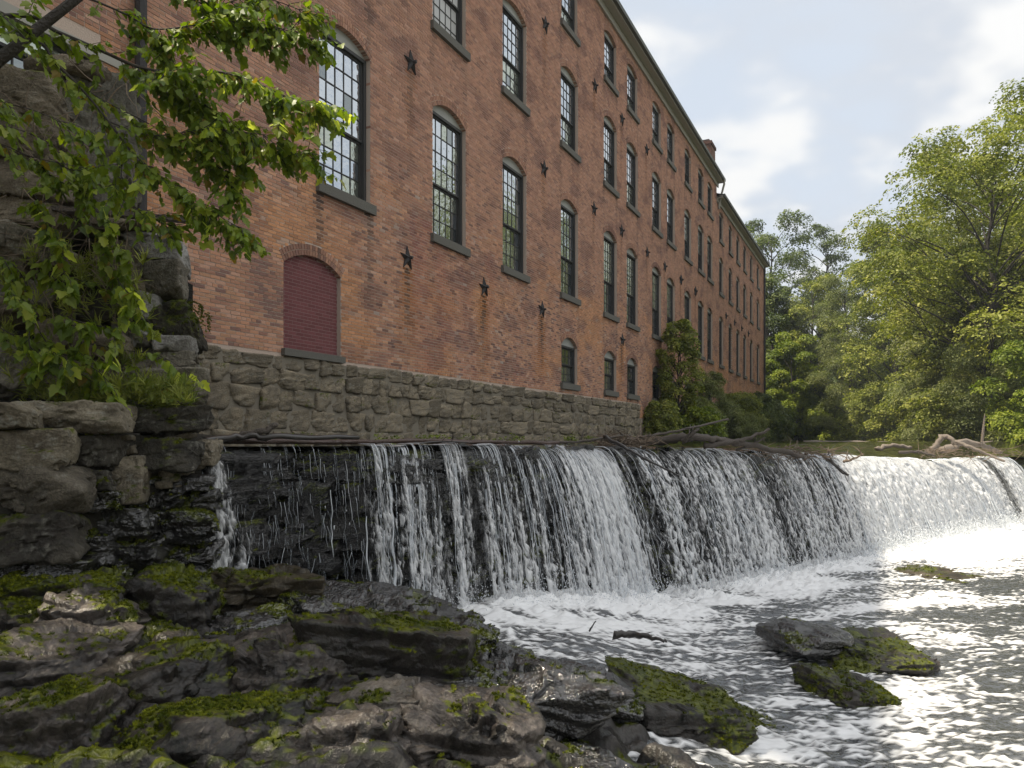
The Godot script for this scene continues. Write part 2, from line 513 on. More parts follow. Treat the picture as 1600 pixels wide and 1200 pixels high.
func mill():
	mill_openings()
	mill_stars()
	var mill_node := thing("brick_mill", "long four-storey red brick mill with arched windows above the dam", "mill", face_origin)
	mill_node.rotation.y = PI / 2 - atan2(SIN_T, COS_T)
	# mortar face by storey
	var b := Buf.new()
	var bands := [[2.0, 7.0], [7.0, 12.2], [12.2, 16.3], [16.3, 20.3]]
	for k in 4:
		for part in [[NEAR_END, STEP], [STEP, FAR_END]]:
			var list := []
			for o in openings:
				if o.y0 > bands[k][0] and o.y0 < bands[k][1] and o.s > part[0] and o.s < part[1]: list.append(o)
			wall_back(b, part[0], part[1], bands[k][0], minf(bands[k][1], EAVE1 if part[0] < 10.0 else EAVE2), list)
	var wall := obj("brick_wall", b.mesh(false), M.mortar, mill_node)
	# far, near and back walls, floors of shade inside
	var s := Buf.new()
	s.quad(Vector3(FAR_END, 2, 0), Vector3(FAR_END, 2, -15), Vector3(FAR_END, EAVE2, -15), Vector3(FAR_END, EAVE2, 0), Color(0.36, 0.15, 0.1))
	s.quad(Vector3(NEAR_END, 2, -15), Vector3(NEAR_END, 2, 0), Vector3(NEAR_END, EAVE1, 0), Vector3(NEAR_END, EAVE1, -15), Color(0.36, 0.15, 0.1))
	s.quad(Vector3(FAR_END, 2, -15), Vector3(NEAR_END, 2, -15), Vector3(NEAR_END, EAVE2, -15), Vector3(FAR_END, EAVE2, -15), Color(0.36, 0.15, 0.1))
	s.quad(Vector3(STEP, EAVE2 - 1, 0), Vector3(STEP, EAVE2 - 1, -15), Vector3(STEP, EAVE1, -15), Vector3(STEP, EAVE1, 0), Color(0.36, 0.15, 0.1))
	obj("side_wall", s.mesh(false), M.mortar, mill_node)
	bricks(wall)
	# windows
	var kinds := {}
	for o in openings: window(o, mill_node, kinds)
	# tie-rod stars
	var sm := star_mesh()
	for t in stars:
		var st := obj("star_anchor", sm, M.iron, mill_node)
		st.position = Vector3(t[0], t[1], 0.012)
		st.rotation.z = sin(t[0] * 7.0) * 0.12
	# eaves and roof
	for part in [[NEAR_END, STEP, EAVE1], [STEP, FAR_END, EAVE2]]:
		var e := Buf.new()
		var y: float = part[2]
		var x0: float = part[0] - (0.25 if part[0] < 10.0 else 0.0)
		var x1: float = part[1] + 0.25
		e.box(Vector3(x0, y - 0.32, 0.02), Vector3(x1, y - 0.05, 0.10))
		e.box(Vector3(x0, y - 0.05, 0.0), Vector3(x1, y + 0.10, 0.42))
		obj("eaves_board", e.mesh(false), M.pale_eave, mill_node)
		var g := Buf.new()
		g.box(Vector3(x0, y + 0.02, 0.425), Vector3(x1, y + 0.20, 0.56))
		obj("gutter", g.mesh(false), M.eave, mill_node)
		var rf := Buf.new()
		rf.quad(Vector3(x0, y + 0.16, 0.5), Vector3(x1, y + 0.16, 0.5), Vector3(x1, y + 2.6, -7.5), Vector3(x0, y + 2.6, -7.5))
		rf.quad(Vector3(x1, y + 0.16, -15.4), Vector3(x0, y + 0.16, -15.4), Vector3(x0, y + 2.6, -7.5), Vector3(x1, y + 2.6, -7.5))
		for xe in [x0, x1]:
			var k := rf.v.size()
			rf.v.append(Vector3(xe, y, 0.4)); rf.v.append(Vector3(xe, y, -15.3)); rf.v.append(Vector3(xe, y + 2.55, -7.5))
			for q in 3: rf.c.append(Color.WHITE)
			rf.tri(k, k + 1, k + 2)
		obj("roof", rf.mesh(false), M.roof, mill_node)
	# chimney near the step in the roof
	var ch := Buf.new()
	var brick_c := Color(0.15, 0.085, 0.07)
	ch.box(Vector3(49.6, EAVE1, -0.85), Vector3(51.0, 22.15, -0.08), brick_c)
	ch.box(Vector3(49.53, 22.15, -0.92), Vector3(51.07, 22.35, -0.01), brick_c * 0.8)
	ch.box(Vector3(49.9, 22.35, -0.7), Vector3(50.5, 22.6, -0.25), Color(0.08, 0.06, 0.055))
	var cb := obj("chimney", ch.mesh(false), M.mortar, mill_node)
	var places := []
	var tints := []
	var rng := rgen(77)
	for row in 29:
		for k in 6:
			var x := 49.6 + 0.12 + k * 0.235 + (0.0 if row % 2 else 0.1)
			if x < 50.95:
				places.append(Transform3D(Basis.from_scale(Vector3(0.215, 0.06, 0.03)), Vector3(x, EAVE1 + 0.1 + row * 0.068, -0.077)))
				tints.append(brick_tint(x, 14.0, rng) * 0.42)
			var z := -0.75 + k * 0.21
			if z < -0.15:
				places.append(Transform3D(Basis.from_scale(Vector3(0.03, 0.06, 0.2)), Vector3(49.597, EAVE1 + 0.1 + row * 0.068, z)))
				tints.append(brick_tint(x, 14.0, rng) * 0.42)
	many("brick", unit_box(), M.brick, places, tints, cb)
	# rain pipes
	var p := Buf.new()
	p.tube([Vector3(50.9, 20.1, 0.5), Vector3(51.25, 19.9, 0.48), Vector3(51.4, 19.2, 0.25), Vector3(51.4, 18.6, 0.12), Vector3(51.4, 18.3, 0.1)], [0.07, 0.07, 0.07, 0.07, 0.07], 8)
	obj("rain_pipe", p.mesh(), M.pale_eave, mill_node)
	p = Buf.new()
	p.tube([Vector3(73.6, 19.1, 0.12), Vector3(73.6, 3.0, 0.12)], [0.09, 0.09], 8)
	obj("rain_pipe", p.mesh(), M.iron, mill_node)
	p = Buf.new()
	p.tube([Vector3(7.35, 20.0, 0.13), Vector3(7.35, 4.5, 0.13)], [0.085, 0.085], 8)
	for y in [6.0, 8.6, 11.0, 14.0]: p.box(Vector3(7.23, y, 0.0), Vector3(7.47, y + 0.06, 0.24))
	obj("rain_pipe", p.mesh(false), M.iron, mill_node)
	foundation(mill_node)

func unit_box() -> ArrayMesh:
	var b := Buf.new()
	b.box(Vector3.ONE * -0.5, Vector3.ONE * 0.5)
	return b.mesh(false)

func bricks(wall: Node3D):
	var rng := rgen(101)
	var places := []
	var tints := []
	var single := []
	var ub := unit_box()
	var rows := int((EAVE1 - 0.3 - 3.6) / COURSE)
	for row in rows:
		var y := 3.6 + (row + 0.5) * COURSE
		var header := row % 7 == 3
		var long := 0.1 if header else 0.202
		var start := NEAR_END if row % 2 == 0 else NEAR_END - long / 2.0
		var blocked := []
		for o in openings:
			if y < o.y0 - 0.22 or y > o.ys + o.rise + 0.26: continue
			var h := 0.0
			if y > o.y0: h = half_width(o, y, 0.225) if o.kind != "flat" else o.w / 2.0
			elif o.kind != "blind" and o.kind != "flat": h = o.w / 2.0 + 0.1
			if h > 0.02: blocked.append([o.s - h, o.s + h])
		var end := FAR_END
		if y > EAVE2 - 0.3: end = STEP
		var x := start
		while x < end:
			var a := maxf(x, NEAR_END)
			var z := minf(x + long, end)
			x += long + 0.013
			if y < 4.25 and a < 33.0: continue
			for q in blocked:
				if a >= q[0] - 0.01 and z <= q[1] + 0.01: a = z
				elif a < q[1] and a > q[0]: a = q[1] + 0.009
				elif z > q[0] and z < q[1]: z = q[0] - 0.009
			if z - a < 0.03: continue
			var deep := 0.24
			var out := 0.0075 + rng.randf_range(-0.003, 0.003)
			var t := Transform3D(Basis(Vector3(0, 0, 1), rng.randf_range(-0.006, 0.006)) * Basis.from_scale(Vector3(z - a, 0.0535 + rng.randf_range(-0.002, 0.002), deep)), Vector3((a + z) / 2.0, y + rng.randf_range(-0.002, 0.002), out - deep / 2.0))
			var c := stain(brick_tint((a + z) / 2.0, y, rng), (a + z) / 2.0, y)
			if a > 8.2 and z < 10.42 and y < 6.5 and single.size() < 300: single.append([t, c])
			else:
				places.append(t); tints.append(c)
	# arch rings: two rows of bricks on edge
	for o in openings:
		if o.kind == "flat": continue
		for ring in 2:
			var rad: float = o.r + 0.055 + ring * 0.113
			var half := asin(clampf(o.w / 2.0 / o.r, 0, 1))
			var n := int(2.0 * half * rad / 0.077)
			for k in n:
				var a := -half + 2.0 * half * (k + 0.5) / n
				var t := Transform3D(Basis(Vector3(0, 0, 1), -a) * Basis.from_scale(Vector3(0.064, 0.102, 0.24)), Vector3(o.s + sin(a) * rad, o.cy + cos(a) * rad, 0.012 - 0.12))
				var c := brick_tint(o.s + sin(a), maxf(o.ys, 9.5), rng) * 0.86
				places.append(t); tints.append(stain(c, t.origin.x, t.origin.y))
		if o.kind == "blind":   # the bricked-up arch: maroon bricks set back in the opening
			var y: float = o.y0 + 0.04
			var row := 0
			while y < o.ys + o.rise:
				var h: float = half_width(o, y + 0.03, 0.0) if y + 0.03 > o.ys else o.w / 2.0
				if y + 0.03 > o.ys: h = sqrt(maxf(o.r * o.r - pow(y + 0.03 - o.cy, 2), 0.0))
				h = minf(h, o.w / 2.0) - 0.01
				var x: float = o.s - h - (0.1 if row % 2 else 0.0)
				while x < o.s + h:
					var a := maxf(x, o.s - h)
					var z := minf(x + 0.2, o.s + h)
					x += 0.212
					if z - a > 0.03:
						places.append(Transform3D(Basis.from_scale(Vector3(z - a, 0.0558, 0.1)), Vector3((a + z) / 2.0, y + 0.028, -0.135)))
						tints.append(Color(0.215, 0.078, 0.082) * rng.randf_range(0.82, 1.15))
				y += 0.0665
				row += 1
	many("brickwork", ub, M.brick, places, tints, wall)
	# the nearest bricks in plain view, one by one
	var shades := []
	for k in 7:
		var m: StandardMaterial3D = M.brick.duplicate()
		m.vertex_color_use_as_albedo = false
		shades.append(m)
	single.sort_custom(func(p, q): return p[1].get_luminance() < q[1].get_luminance())
	for k in single.size():
		var g := int(k * 7.0 / single.size())
		if k % (single.size() / 7) == single.size() / 14: shades[g].albedo_color = Color(single[k][1]).linear_to_srgb()
		var o := obj("brick", ub, shades[g], wall)
		o.transform = single[k][0]
	print("bricks ", places.size(), " single ", single.size())

func star_mesh() -> ArrayMesh:
	var b := Buf.new()
	var ring := []
	for k in 10:
		var a := TAU * k / 10.0
		var r := 0.29 if k % 2 == 0 else 0.105
		ring.append(Vector3(sin(a) * r, cos(a) * r, 0.0))
	for k in 10:
		var p: Vector3 = ring[k]
		var q: Vector3 = ring[(k + 1) % 10]
		var f := Vector3(0, 0, 0.02)
		var n := b.v.size()
		b.v.append(Vector3(0, 0, 0.11)); b.v.append(q + f); b.v.append(p + f)
		for w in 3: b.c.append(Color.WHITE)
		b.tri(n, n + 1, n + 2)
		b.quad(p, p + f, q + f, q)
	b.tube([Vector3(0, 0, 0.08), Vector3(0, 0, 0.16)], [0.04, 0.035], 6)
	return b.mesh(false)

func segment_board(w: float, ys: float, rise: float, r: float, cy: float, z0: float, z1: float) -> ArrayMesh:
	var b := Buf.new()
	var n := 12
	for k in n:
		var xa := lerpf(-w / 2, w / 2, float(k) / n)
		var xb := lerpf(-w / 2, w / 2, float(k + 1) / n)
		var ya := cy + sqrt(maxf(r * r - xa * xa, 0.0))
		var yb := cy + sqrt(maxf(r * r - xb * xb, 0.0))
		b.quad(Vector3(xa, ys, z1), Vector3(xb, ys, z1), Vector3(xb, yb, z1), Vector3(xa, ya, z1))
		b.quad(Vector3(xa, ys, z0), Vector3(xb, ys, z0), Vector3(xb, ys, z1), Vector3(xa, ys, z1))
	return b.mesh(false)

func window(o: Dictionary, mill_node: Node3D, kinds: Dictionary):
	if o.kind == "blind":
		var s := Buf.new()
		s.box(Vector3(-o.w / 2 - 0.06, -0.13, -0.16), Vector3(o.w / 2 + 0.06, 0.0, 0.09))
		var w := Node3D.new()
		w.name = "bricked_up_window"
		mill_node.add_child(w, true)
		w.position = Vector3(o.s, o.y0, 0)
		obj("sill", s.mesh(false), M.sill, w)
		var bk := Buf.new()
		bk.box(Vector3(-o.w / 2, 0, -0.29), Vector3(o.w / 2, o.ys + o.rise - o.y0, -0.089), Color(0.36, 0.26, 0.24))
		var back := obj("infill", bk.mesh(false), M.mortar, w)
		return
	var near: bool = (o.s < 26.0 and o.y0 > 7.0 and o.y0 < 14.0 and o.s > 10.0)
	var h: float = o.ys - o.y0
	var w: float = o.w
	# casing
	var key := "%s %.2f %.2f" % [o.kind, w, h]
	if not kinds.has(key):
		var d := {}
		var f := Buf.new()
		var t := 0.075
		f.box(Vector3(-w / 2, 0.0, -0.27), Vector3(-w / 2 + t, h, -0.10))
		f.box(Vector3(w / 2 - t, 0.0, -0.27), Vector3(w / 2, h, -0.10))
		f.box(Vector3(-w / 2 + t, h - 0.07, -0.27), Vector3(w / 2 - t, h, -0.09))
		f.box(Vector3(-w / 2 + t, 0.0, -0.27), Vector3(w / 2 - t, 0.06, -0.10))
		d.casing = f.mesh(false)
		d.board = segment_board(w + 0.01, h, o.rise, o.r + 0.006, o.cy - o.y0, -0.27, -0.115) if o.rise > 0.1 else null
		var s := Buf.new()
		s.box(Vector3(-w / 2 - 0.11, -0.205, -0.26), Vector3(w / 2 + 0.11, 0.0, 0.10))
		d.sill = s.mesh(false)
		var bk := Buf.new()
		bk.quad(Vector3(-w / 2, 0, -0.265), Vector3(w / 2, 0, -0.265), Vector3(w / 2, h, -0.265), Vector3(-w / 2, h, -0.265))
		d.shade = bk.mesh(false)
		var n: int = o.up + o.low
		var ih := h - 0.13
		var y_mid: float = 0.06 + ih * o.low / n
		var sashes := []
		var spots := []
		for u in 2:
			var ya := 0.06 if u == 0 else y_mid
			var yb := y_mid if u == 0 else h - 0.07
			var rows: int = o.low if u == 0 else o.up
			var z := -0.225 if u == 0 else -0.175
			var sb := Buf.new()
			var x0 := -w / 2 + t
			var x1 := w / 2 - t
			var r := 0.045
			sb.box(Vector3(x0, ya, z - 0.02), Vector3(x0 + r, yb, z + 0.02))
			sb.box(Vector3(x1 - r, ya, z - 0.02), Vector3(x1, yb, z + 0.02))
			sb.box(Vector3(x0 + r, ya, z - 0.02), Vector3(x1 - r, ya + r, z + 0.022))
			sb.box(Vector3(x0 + r, yb - r, z - 0.02), Vector3(x1 - r, yb, z + 0.022))
			var cw: float = (x1 - x0 - 2 * r) / o.cols
			var rh: float = (yb - ya - 2 * r) / rows
			for k in range(1, o.cols): sb.box(Vector3(x0 + r + cw * k - 0.011, ya + r, z - 0.015), Vector3(x0 + r + cw * k + 0.011, yb - r, z + 0.015))
			for k in range(1, rows): sb.box(Vector3(x0 + r, ya + r + rh * k - 0.011, z - 0.013), Vector3(x1 - r, ya + r + rh * k + 0.011, z + 0.017))
			sashes.append(sb.mesh(false))
			for j in rows:
				for k in o.cols:
					spots.append([Vector3(x0 + r + cw * (k + 0.5), ya + r + rh * (j + 0.5), z), Vector3(cw - 0.016, rh - 0.016, 0.004), u])
		d.sashes = sashes
		d.spots = spots
		var all := []
		for u in 2:
			var gb := Buf.new()
			for sp in spots:
				if sp[2] == u: gb.box(sp[0] - sp[1] / 2, sp[0] + sp[1] / 2)
			all.append(gb.mesh(false))
		d.all = all
		kinds[key] = d
	var d: Dictionary = kinds[key]
	var wn := obj("window", d.casing, M.frame, mill_node)
	wn.position = Vector3(o.s, o.y0, 0)
	if o.kind != "flat": obj("sill", d.sill, M.sill, wn)
	else:
		var lt := Buf.new()
		lt.box(Vector3(-w / 2 - 0.12, h - 0.06, -0.2), Vector3(w / 2 + 0.35, h + 0.09, 0.04))
		obj("lintel", lt.mesh(false), M.pale_eave, wn)
	if d.board: obj("arch_board", d.board, M.board, wn)
	obj("blind_behind", d.shade, M.inside, wn)
	for u in 2: obj("sash", d.sashes[u], M.frame if o.s < 40 else M.iron, wn)
	var rng := rgen(int(o.s * 31 + o.y0 * 7))
	if near or o.kind == "boarded":
		var pb := unit_box()
		for k in d.spots.size():
			var sp = d.spots[k]
			var t := rng.randf()
			var m: StandardMaterial3D = M.glass if sp[2] == 1 else (M.glass if t < 0.35 else M.glass_green)
			if o.s > 14.0 and o.s < 17.0 and o.y0 < 9.0: m = M.glass_green if t < 0.4 else M.glass
			if t > 0.88: m = M.glass_dark
			if o.kind == "boarded": m = M.glass_pale if t < 0.72 else M.inside
			var p := obj("pane", pb, m, wn)
			p.transform = Transform3D(Basis.from_euler(Vector3(rng.randf_range(-0.012, 0.012), rng.randf_range(-0.012, 0.012), 0)) * Basis.from_scale(sp[1]), sp[0])
	else:
		for u in 2:
			var g: StandardMaterial3D = M.glass
			if o.y0 < 7.0: g = M.glass_dark if rng.randf() < 0.5 else M.glass_green
			elif o.y0 < 12.0: g = M.glass_green if u == 1 else M.glass_dark
			elif u == 0: g = M.glass_dark if rng.randf() < 0.5 else M.glass_green
			if o.s > 40.0: g = M.glass_dark if u == 0 or rng.randf() < 0.4 else M.glass_green
			obj("glazing", d.all[u], g, wn)

func foundation(mill_node: Node3D):
	# rubble base of the mill: three to five uneven courses with wide mortar
	var f := Buf.new()
	f.box(Vector3(NEAR_END, 0.6, -0.4), Vector3(33.05, 4.19, 0.03), Color(0.26, 0.235, 0.185))
	var base := obj("stone_foundation", f.mesh(false), M.mortar, mill_node)
	var rng := rgen(303)
	var kinds := []
	for k in 14:
		kinds.append(rock_mesh(500 + k, Vector3(0.92, 0.92, 0.75), 12, 4, 0.05, {"base": Color(0.20, 0.172, 0.128) * rng.randf_range(0.6, 1.5), "alt": Color(0.36, 0.30, 0.21) * rng.randf_range(0.75, 1.3), "moss": [0.42, 0.2, 0.0, 0.3][k % 4], "up": 0.2, "lichen": 0.9, "chip": 0.6}, 60.0))
	var y := 2.15
	var count := 0
	while y < 4.2:
		var hh := rng.randf_range(0.30, 0.43)
		if y + hh > 4.12: hh = 4.22 - y
		if hh < 0.12: break
		var x := 5.8
		while x < 33.0:
			var w := rng.randf_range(0.26, 0.66) if x < 18.0 else rng.randf_range(0.42, 0.9)
			if x + w > 33.05: w = 33.05 - x
			if w < 0.15: break
			var h2 := hh * rng.randf_range(0.72, 1.04)
			var o := obj("stone", kinds[rng.randi() % kinds.size()], M.stone, base)
			o.transform = Transform3D(Basis(Vector3(0, 0, 1), rng.randf_range(-0.06, 0.06) + (PI if rng.randf() < 0.5 else 0.0)) * Basis.from_scale(Vector3(w / 0.80, h2 / 0.78, 0.45)), Vector3(x + w / 2, y + h2 / 2 + rng.randf_range(0.0, hh - h2), -0.088 + rng.randf_range(-0.03, 0.03)))
			count += 1
			x += w + 0.025
		y += hh + 0.02
	print("foundation stones ", count)

# ------------------------------------------------------------------ ground, dam and water
func dam_point(t: float, out: float, y: float) -> Vector3:    # t metres along the dam from its left end, out metres downstream of its foot
	return dam_a + dam_e * t + dam_m * out + Vector3(0, y, 0)

func set_back(t: float) -> float:        # how far the crest lies behind the foot
	return lerpf(0.42, 1.3, ss(2.6, 7.0, t))

func crest(t: float) -> float:
	return crest_line(t) + (0.05 * n_mid.get_noise_2d(t * 1.3, 77.0) + 0.045 * n_fine.get_noise_2d(t * 0.5, 7.0)) * ss(1.8, 2.6, t)

func crest_line(t: float) -> float:
	if t < 4.0: return lerpf(2.56, 2.54, clampf(t / 4.0, 0, 1))
	if t < 12.0: return lerpf(2.54, 2.36, (t - 4.0) / 8.0)
	return lerpf(2.36, 1.98, clampf((t - 12.0) / 9.0, 0, 1))

func ground_height(x: float, zd: float) -> float:
	var p := Vector3(x, 0, -zd) - dam_a
	var up := -p.dot(dam_m)
	var xf := (-FACE_D + zd * SIN_T) / COS_T
	var s := x * SIN_T + zd * COS_T
	var left := -5.6
	if up > 0.0: left = xf + lerpf(-1.2, 2.3, ss(32.5, 35.0, s)) + 0.5 * n_mid.get_noise_2d(zd * 0.3, 5.0)
	var right := 23.0 + maxf(0.0, zd - 33.0) * 0.33 + 2.0 * n_big.get_noise_2d(zd * 0.5, 9.0)
	var d := minf(minf(x - left, right - x), 77.0 - zd)
	var bed := -0.7 if up < 2.6 else 1.3
	var land := 3.15 + 0.35 * n_mid.get_noise_2d(x * 0.3, zd * 0.3) + 1.2 * n_big.get_noise_2d(x * 0.1, zd * 0.1)
	if x > right: land += minf((x - right) * 0.10, 5.0)
	if zd > 77.0: land += minf((zd - 77.0) * 0.05, 4.0)
	land += 0.16 * maxf(0.0, minf(maxf(zd - 95.0, x - 55.0), 90.0))
	return lerpf(land, bed, ss(-1.6, 1.0, d))

func axis_lines(a: float, b: float, step: float, far: float) -> Array:
	var out := []
	var x := a
	while x <= b:
		out.append(x)
		x += step
	var g := step
	while out[-1] < far:
		g *= 1.6
		out.append(out[-1] + g)
	g = step
	while out[0] > -far:
		g *= 1.6
		out.push_front(out[0] - g)
	return out

func grid(xs: int, zs: int, b: Buf):
	for j in zs - 1:
		for k in xs - 1:
			var a := j * xs + k
			b.tri(a, a + 1, a + xs + 1)
			b.tri(a, a + xs + 1, a + xs)

func ground():
	var xs := axis_lines(-12.0, 46.0, 0.8, 700.0)
	var zs := axis_lines(-14.0, 92.0, 0.8, 700.0)
	var b := Buf.new()
	for z in zs:
		for x in xs:
			b.v.append(Vector3(x, ground_height(x, z), -z))
			var t := 0.5 + n_mid.get_noise_2d(x, z)
			b.c.append(mixc(Color(0.05, 0.055, 0.02), Color(0.09, 0.075, 0.045), t))
	grid(xs.size(), zs.size(), b)
	var o := obj("ground", b.mesh(), M.ground, self)
	structure(o, "dark earth of the river banks and river bed", "ground")

func shelf_height(x: float, zd: float) -> float:       # the rock ledge below the dam, high on the left
	var edge := lerpf(1.35, -0.35, ss(5.2, 9.0, zd))
	var h: float
	if x < edge: h = 0.18 + minf(0.36 * (edge - x), 0.78)
	else: h = 0.18 - 0.32 * (x - edge)
	h += 0.10 * ss(8.0, 6.0, zd) * (1.0 if x < edge else 0.2)
	var q := Vector3(x, 0.0, zd)
	var tilt := h + 0.16 * n_mid.get_noise_2d(x * 0.7, zd * 1.5)
	var step := 0.17
	var u := tilt / step + 0.8 * n_mid.get_noise_2d(x * 0.5 + 30.0, zd * 1.3)
	var fl := floorf(u)
	var terr := (fl + ss(0.55, 1.0, u - fl) - u) * step
	h = tilt + terr * 0.9
	h += 0.06 * n_ridge.get_noise_2d(x * 1.2, zd * 2.6) + 0.03 * n_fine.get_noise_2d(x, zd * 1.6)
	h -= 0.24 * ss(0.16, 0.0, n_cell.get_noise_2d(x * 0.6, zd * 1.1) + 1.0)
	return h

func river_bed():
	var b := Buf.new()
	var nx := 280
	var nz := 300
	var look := {"base": Color(0.020, 0.019, 0.018), "alt": Color(0.085, 0.078, 0.070), "moss": 0.46}
	for j in nz:
		for k in nx:
			var x := -5.8 + 9.4 * k / (nx - 1)
			var z := 2.2 + 7.6 * j / (nz - 1)
			b.v.append(Vector3(x, shelf_height(x, z), -z))
	grid(nx, nz, b)
	var nn := b.normals()
	for k in b.v.size():
		var l := look.duplicate()
		l.moss = 0.22 if b.v[k].x < -0.4 else 0.12
		b.c.append(rock_color(b.v[k], nn[k], l))
		if k % 5 == 0 and mossy(b.c[k]): moss_spots.append([b.v[k], nn[k]])
	var o := obj("rock_ledge", b.mesh(true, nn), M.rock, self)
	structure(o, "dark wet bedrock ledge stepping down from the left bank", "bedrock")

func dam():
	var root := thing("stone_dam", "low dam of dark wet rough stone blocks across the river", "dam")
	var core := Buf.new()
	var n := 70
	for k in n:
		var ta := -0.6 + 36.0 * k / n
		var tb := -0.6 + 36.0 * (k + 1) / n
		var fa := -set_back(ta)
		var fb := -set_back(tb)
		var c := Color(0.012, 0.012, 0.011)
		core.quad(dam_point(ta, fa * 0.4 - 0.30, -0.8), dam_point(tb, fb * 0.4 - 0.30, -0.8), dam_point(tb, fb - 0.12, crest(tb) - 0.05), dam_point(ta, fa - 0.12, crest(ta) - 0.05), c)
		core.quad(dam_point(ta, fa - 0.12, crest(ta) - 0.05), dam_point(tb, fb - 0.12, crest(tb) - 0.05), dam_point(tb, fb - 1.6, crest(tb) - 0.2), dam_point(ta, fa - 1.6, crest(ta) - 0.2), c)
	obj("core", core.mesh(false), M.wet, root)
	var rng := rgen(900)
	var fine := []
	var coarse := []
	for k in 9: fine.append(rock_mesh(920 + k, Vector3(0.9, 0.5, 0.7), 30, 6, 0.085, {"base": Color(0.007, 0.007, 0.007), "alt": Color(0.028, 0.026, 0.023), "moss": 0.52 if k % 2 else 0.36, "layers": 0.5, "chip": 1.1}, 16.0))
	for k in 9: coarse.append(rock_mesh(940 + k, Vector3(0.9, 0.5, 0.7), 9, 6, 0.055, {"base": Color(0.018, 0.017, 0.016), "alt": Color(0.05, 0.048, 0.044), "moss": 0.32}, 10.0))
	var count := 0
	for course in 7:
		var y0 := -0.25 + course * 0.39
		var t := -0.5 - rng.randf() * 0.5
		while t < 30.0:
			var w := rng.randf_range(0.6, 1.15)
			var top := crest(t + w / 2)
			var y := y0 + 0.19
			if y + 0.1 > top: break
			var hh := minf(0.40, (top - y0) + 0.02) if course == 6 or y0 + 0.39 > top - 0.12 else 0.40
			var back := set_back(t + w / 2) * (0.42 + 0.58 * clampf(y / top, 0, 1)) + rng.randf_range(-0.06, 0.07)
			var o := obj("stone", (fine if t < 9.0 else coarse)[rng.randi() % 9], M.dam_wet, root)
			o.transform = Transform3D(Basis(dam_e, Vector3.UP, dam_m) * Basis(Vector3(0, 0, 1), rng.randf_range(-0.05, 0.05) + (PI if rng.randf() < 0.4 else 0.0)) * Basis.from_scale(Vector3(w / 0.84, hh / 0.45, 0.85)), dam_point(t + w / 2, -back - 0.25, y0 + hh / 2))
			count += 1
			t += w + 0.01
	print("dam stones ", count)

func pond():
	var b := Buf.new()
	var ts := 150
	var ws := []
	for k in 26: ws.append(-0.02 + 3.2 * k / 25.0)
	for k in range(1, 26): ws.append(3.18 + 75.0 * pow(k / 25.0, 1.8))
	for w in ws:
		for k in ts:
			var t := -5.0 + 42.0 * k / (ts - 1)
			var lip := crest(t) + 0.045
			var rip := 0.0
			if w < 5.0: rip = 0.022 * n_mid.get_noise_2d(t * 3.0, w * 1.2) * ss(5.0, 0.0, w) * ss(2.0, 6.0, t)
			var y := lerpf(lip, POND, ss(0.0, 3.0, w)) + rip
			b.v.append(dam_point(t, -set_back(t) - w, y))
	grid(ts, ws.size(), b)
	var o := obj("pond_water", b.mesh(), M.pond, self)
	structure(o, "still brown-green water of the mill pond above the dam", "water")

func water_level(x: float, zd: float) -> float:
	return 0.43 * (1.0 - ss(-0.4, 2.9, x)) * ss(3.4, 5.4, zd + x)

# how much water goes over the crest at t
func flow(t: float) -> float:
	var f := 0.0
	f += 0.75 * exp(-pow((t - 0.27) / 0.075, 2))
	f += 0.05 * ss(0.8, 1.6, t) * ss(2.4, 1.9, t)
	f += 0.75 * exp(-pow((t - 2.25) / 0.13, 2))
	f += 0.80 * exp(-pow((t - 2.75) / 0.24, 2))
	f += 0.55 * exp(-pow((t - 3.42) / 0.12, 2))
	f += 0.75 * ss(3.7, 4.2, t) * ss(7.5, 6.9, t) * (0.55 + 0.75 * n_mid.get_noise_2d(t * 1.1, 3.0))
	f += 1.0 * exp(-pow((t - 6.55) / 0.55, 2))
	f += 0.55 * ss(7.6, 8.2, t) * ss(13.2, 12.6, t) * (0.6 + 0.9 * n_mid.get_noise_2d(t * 0.9, 13.0))
	f += 0.5 * exp(-pow((t - 10.4) / 0.7, 2))
	f += 1.25 * ss(14.0, 15.5, t) * ss(24.5, 23.0, t)
	f += 0.28 * ss(12.6, 13.2, t) * ss(15.0, 14.2, t)
	f += 0.7 * ss(24.6, 25.5, t)
	if t > 2.0: f += 0.09
	return clampf(f, 0.0, 1.4)

func foot_level(t: float) -> float:
	var p := dam_point(t, 0.3, 0)
	return maxf(water_level(p.x, -p.z), shelf_height(p.x, -p.z) - 0.05 if t < 4.5 else -1.0) - 0.05

func fall_path(t: float, rng: RandomNumberGenerator, n: int, reach: float, hug: float) -> Array:
	# over the lip, then a falling arc; hug 1 keeps to the stones and bounces on the courses
	var pts := []
	var top := crest(t) + 0.05
	var low := foot_level(t)
	var drop := top - low
	var k := set_back(t) * reach
	var wob := rng.randf() * 100.0
	var drift := rng.randf_range(-0.05, 0.05)
	for j in n + 1:
		var u := float(j) / n
		var out: float
		var y: float
		if u < 0.12:
			out = lerpf(-0.35, 0.0, u / 0.12)
			y = top + 0.004
		else:
			var w := (u - 0.12) / 0.88
			out = k * (0.92 * pow(w, 0.62) + 0.08 * w)
			y = top - drop * (0.12 * w + 0.88 * pow(w, 1.25))
			if hug > 0.0:
				out += hug * 0.10 * n_mid.get_noise_2d(y * 3.0, t * 1.5 + 7.0) * w
			out += 0.025 * w * n_fine.get_noise_2d(wob, w * 1.4)
		var tt := t + drift * u + (0.05 + 0.09 * hug) * u * n_fine.get_noise_2d(wob + 50.0, u * 0.9)
		pts.append(dam_point(tt, -set_back(t) + out, y))
	return pts

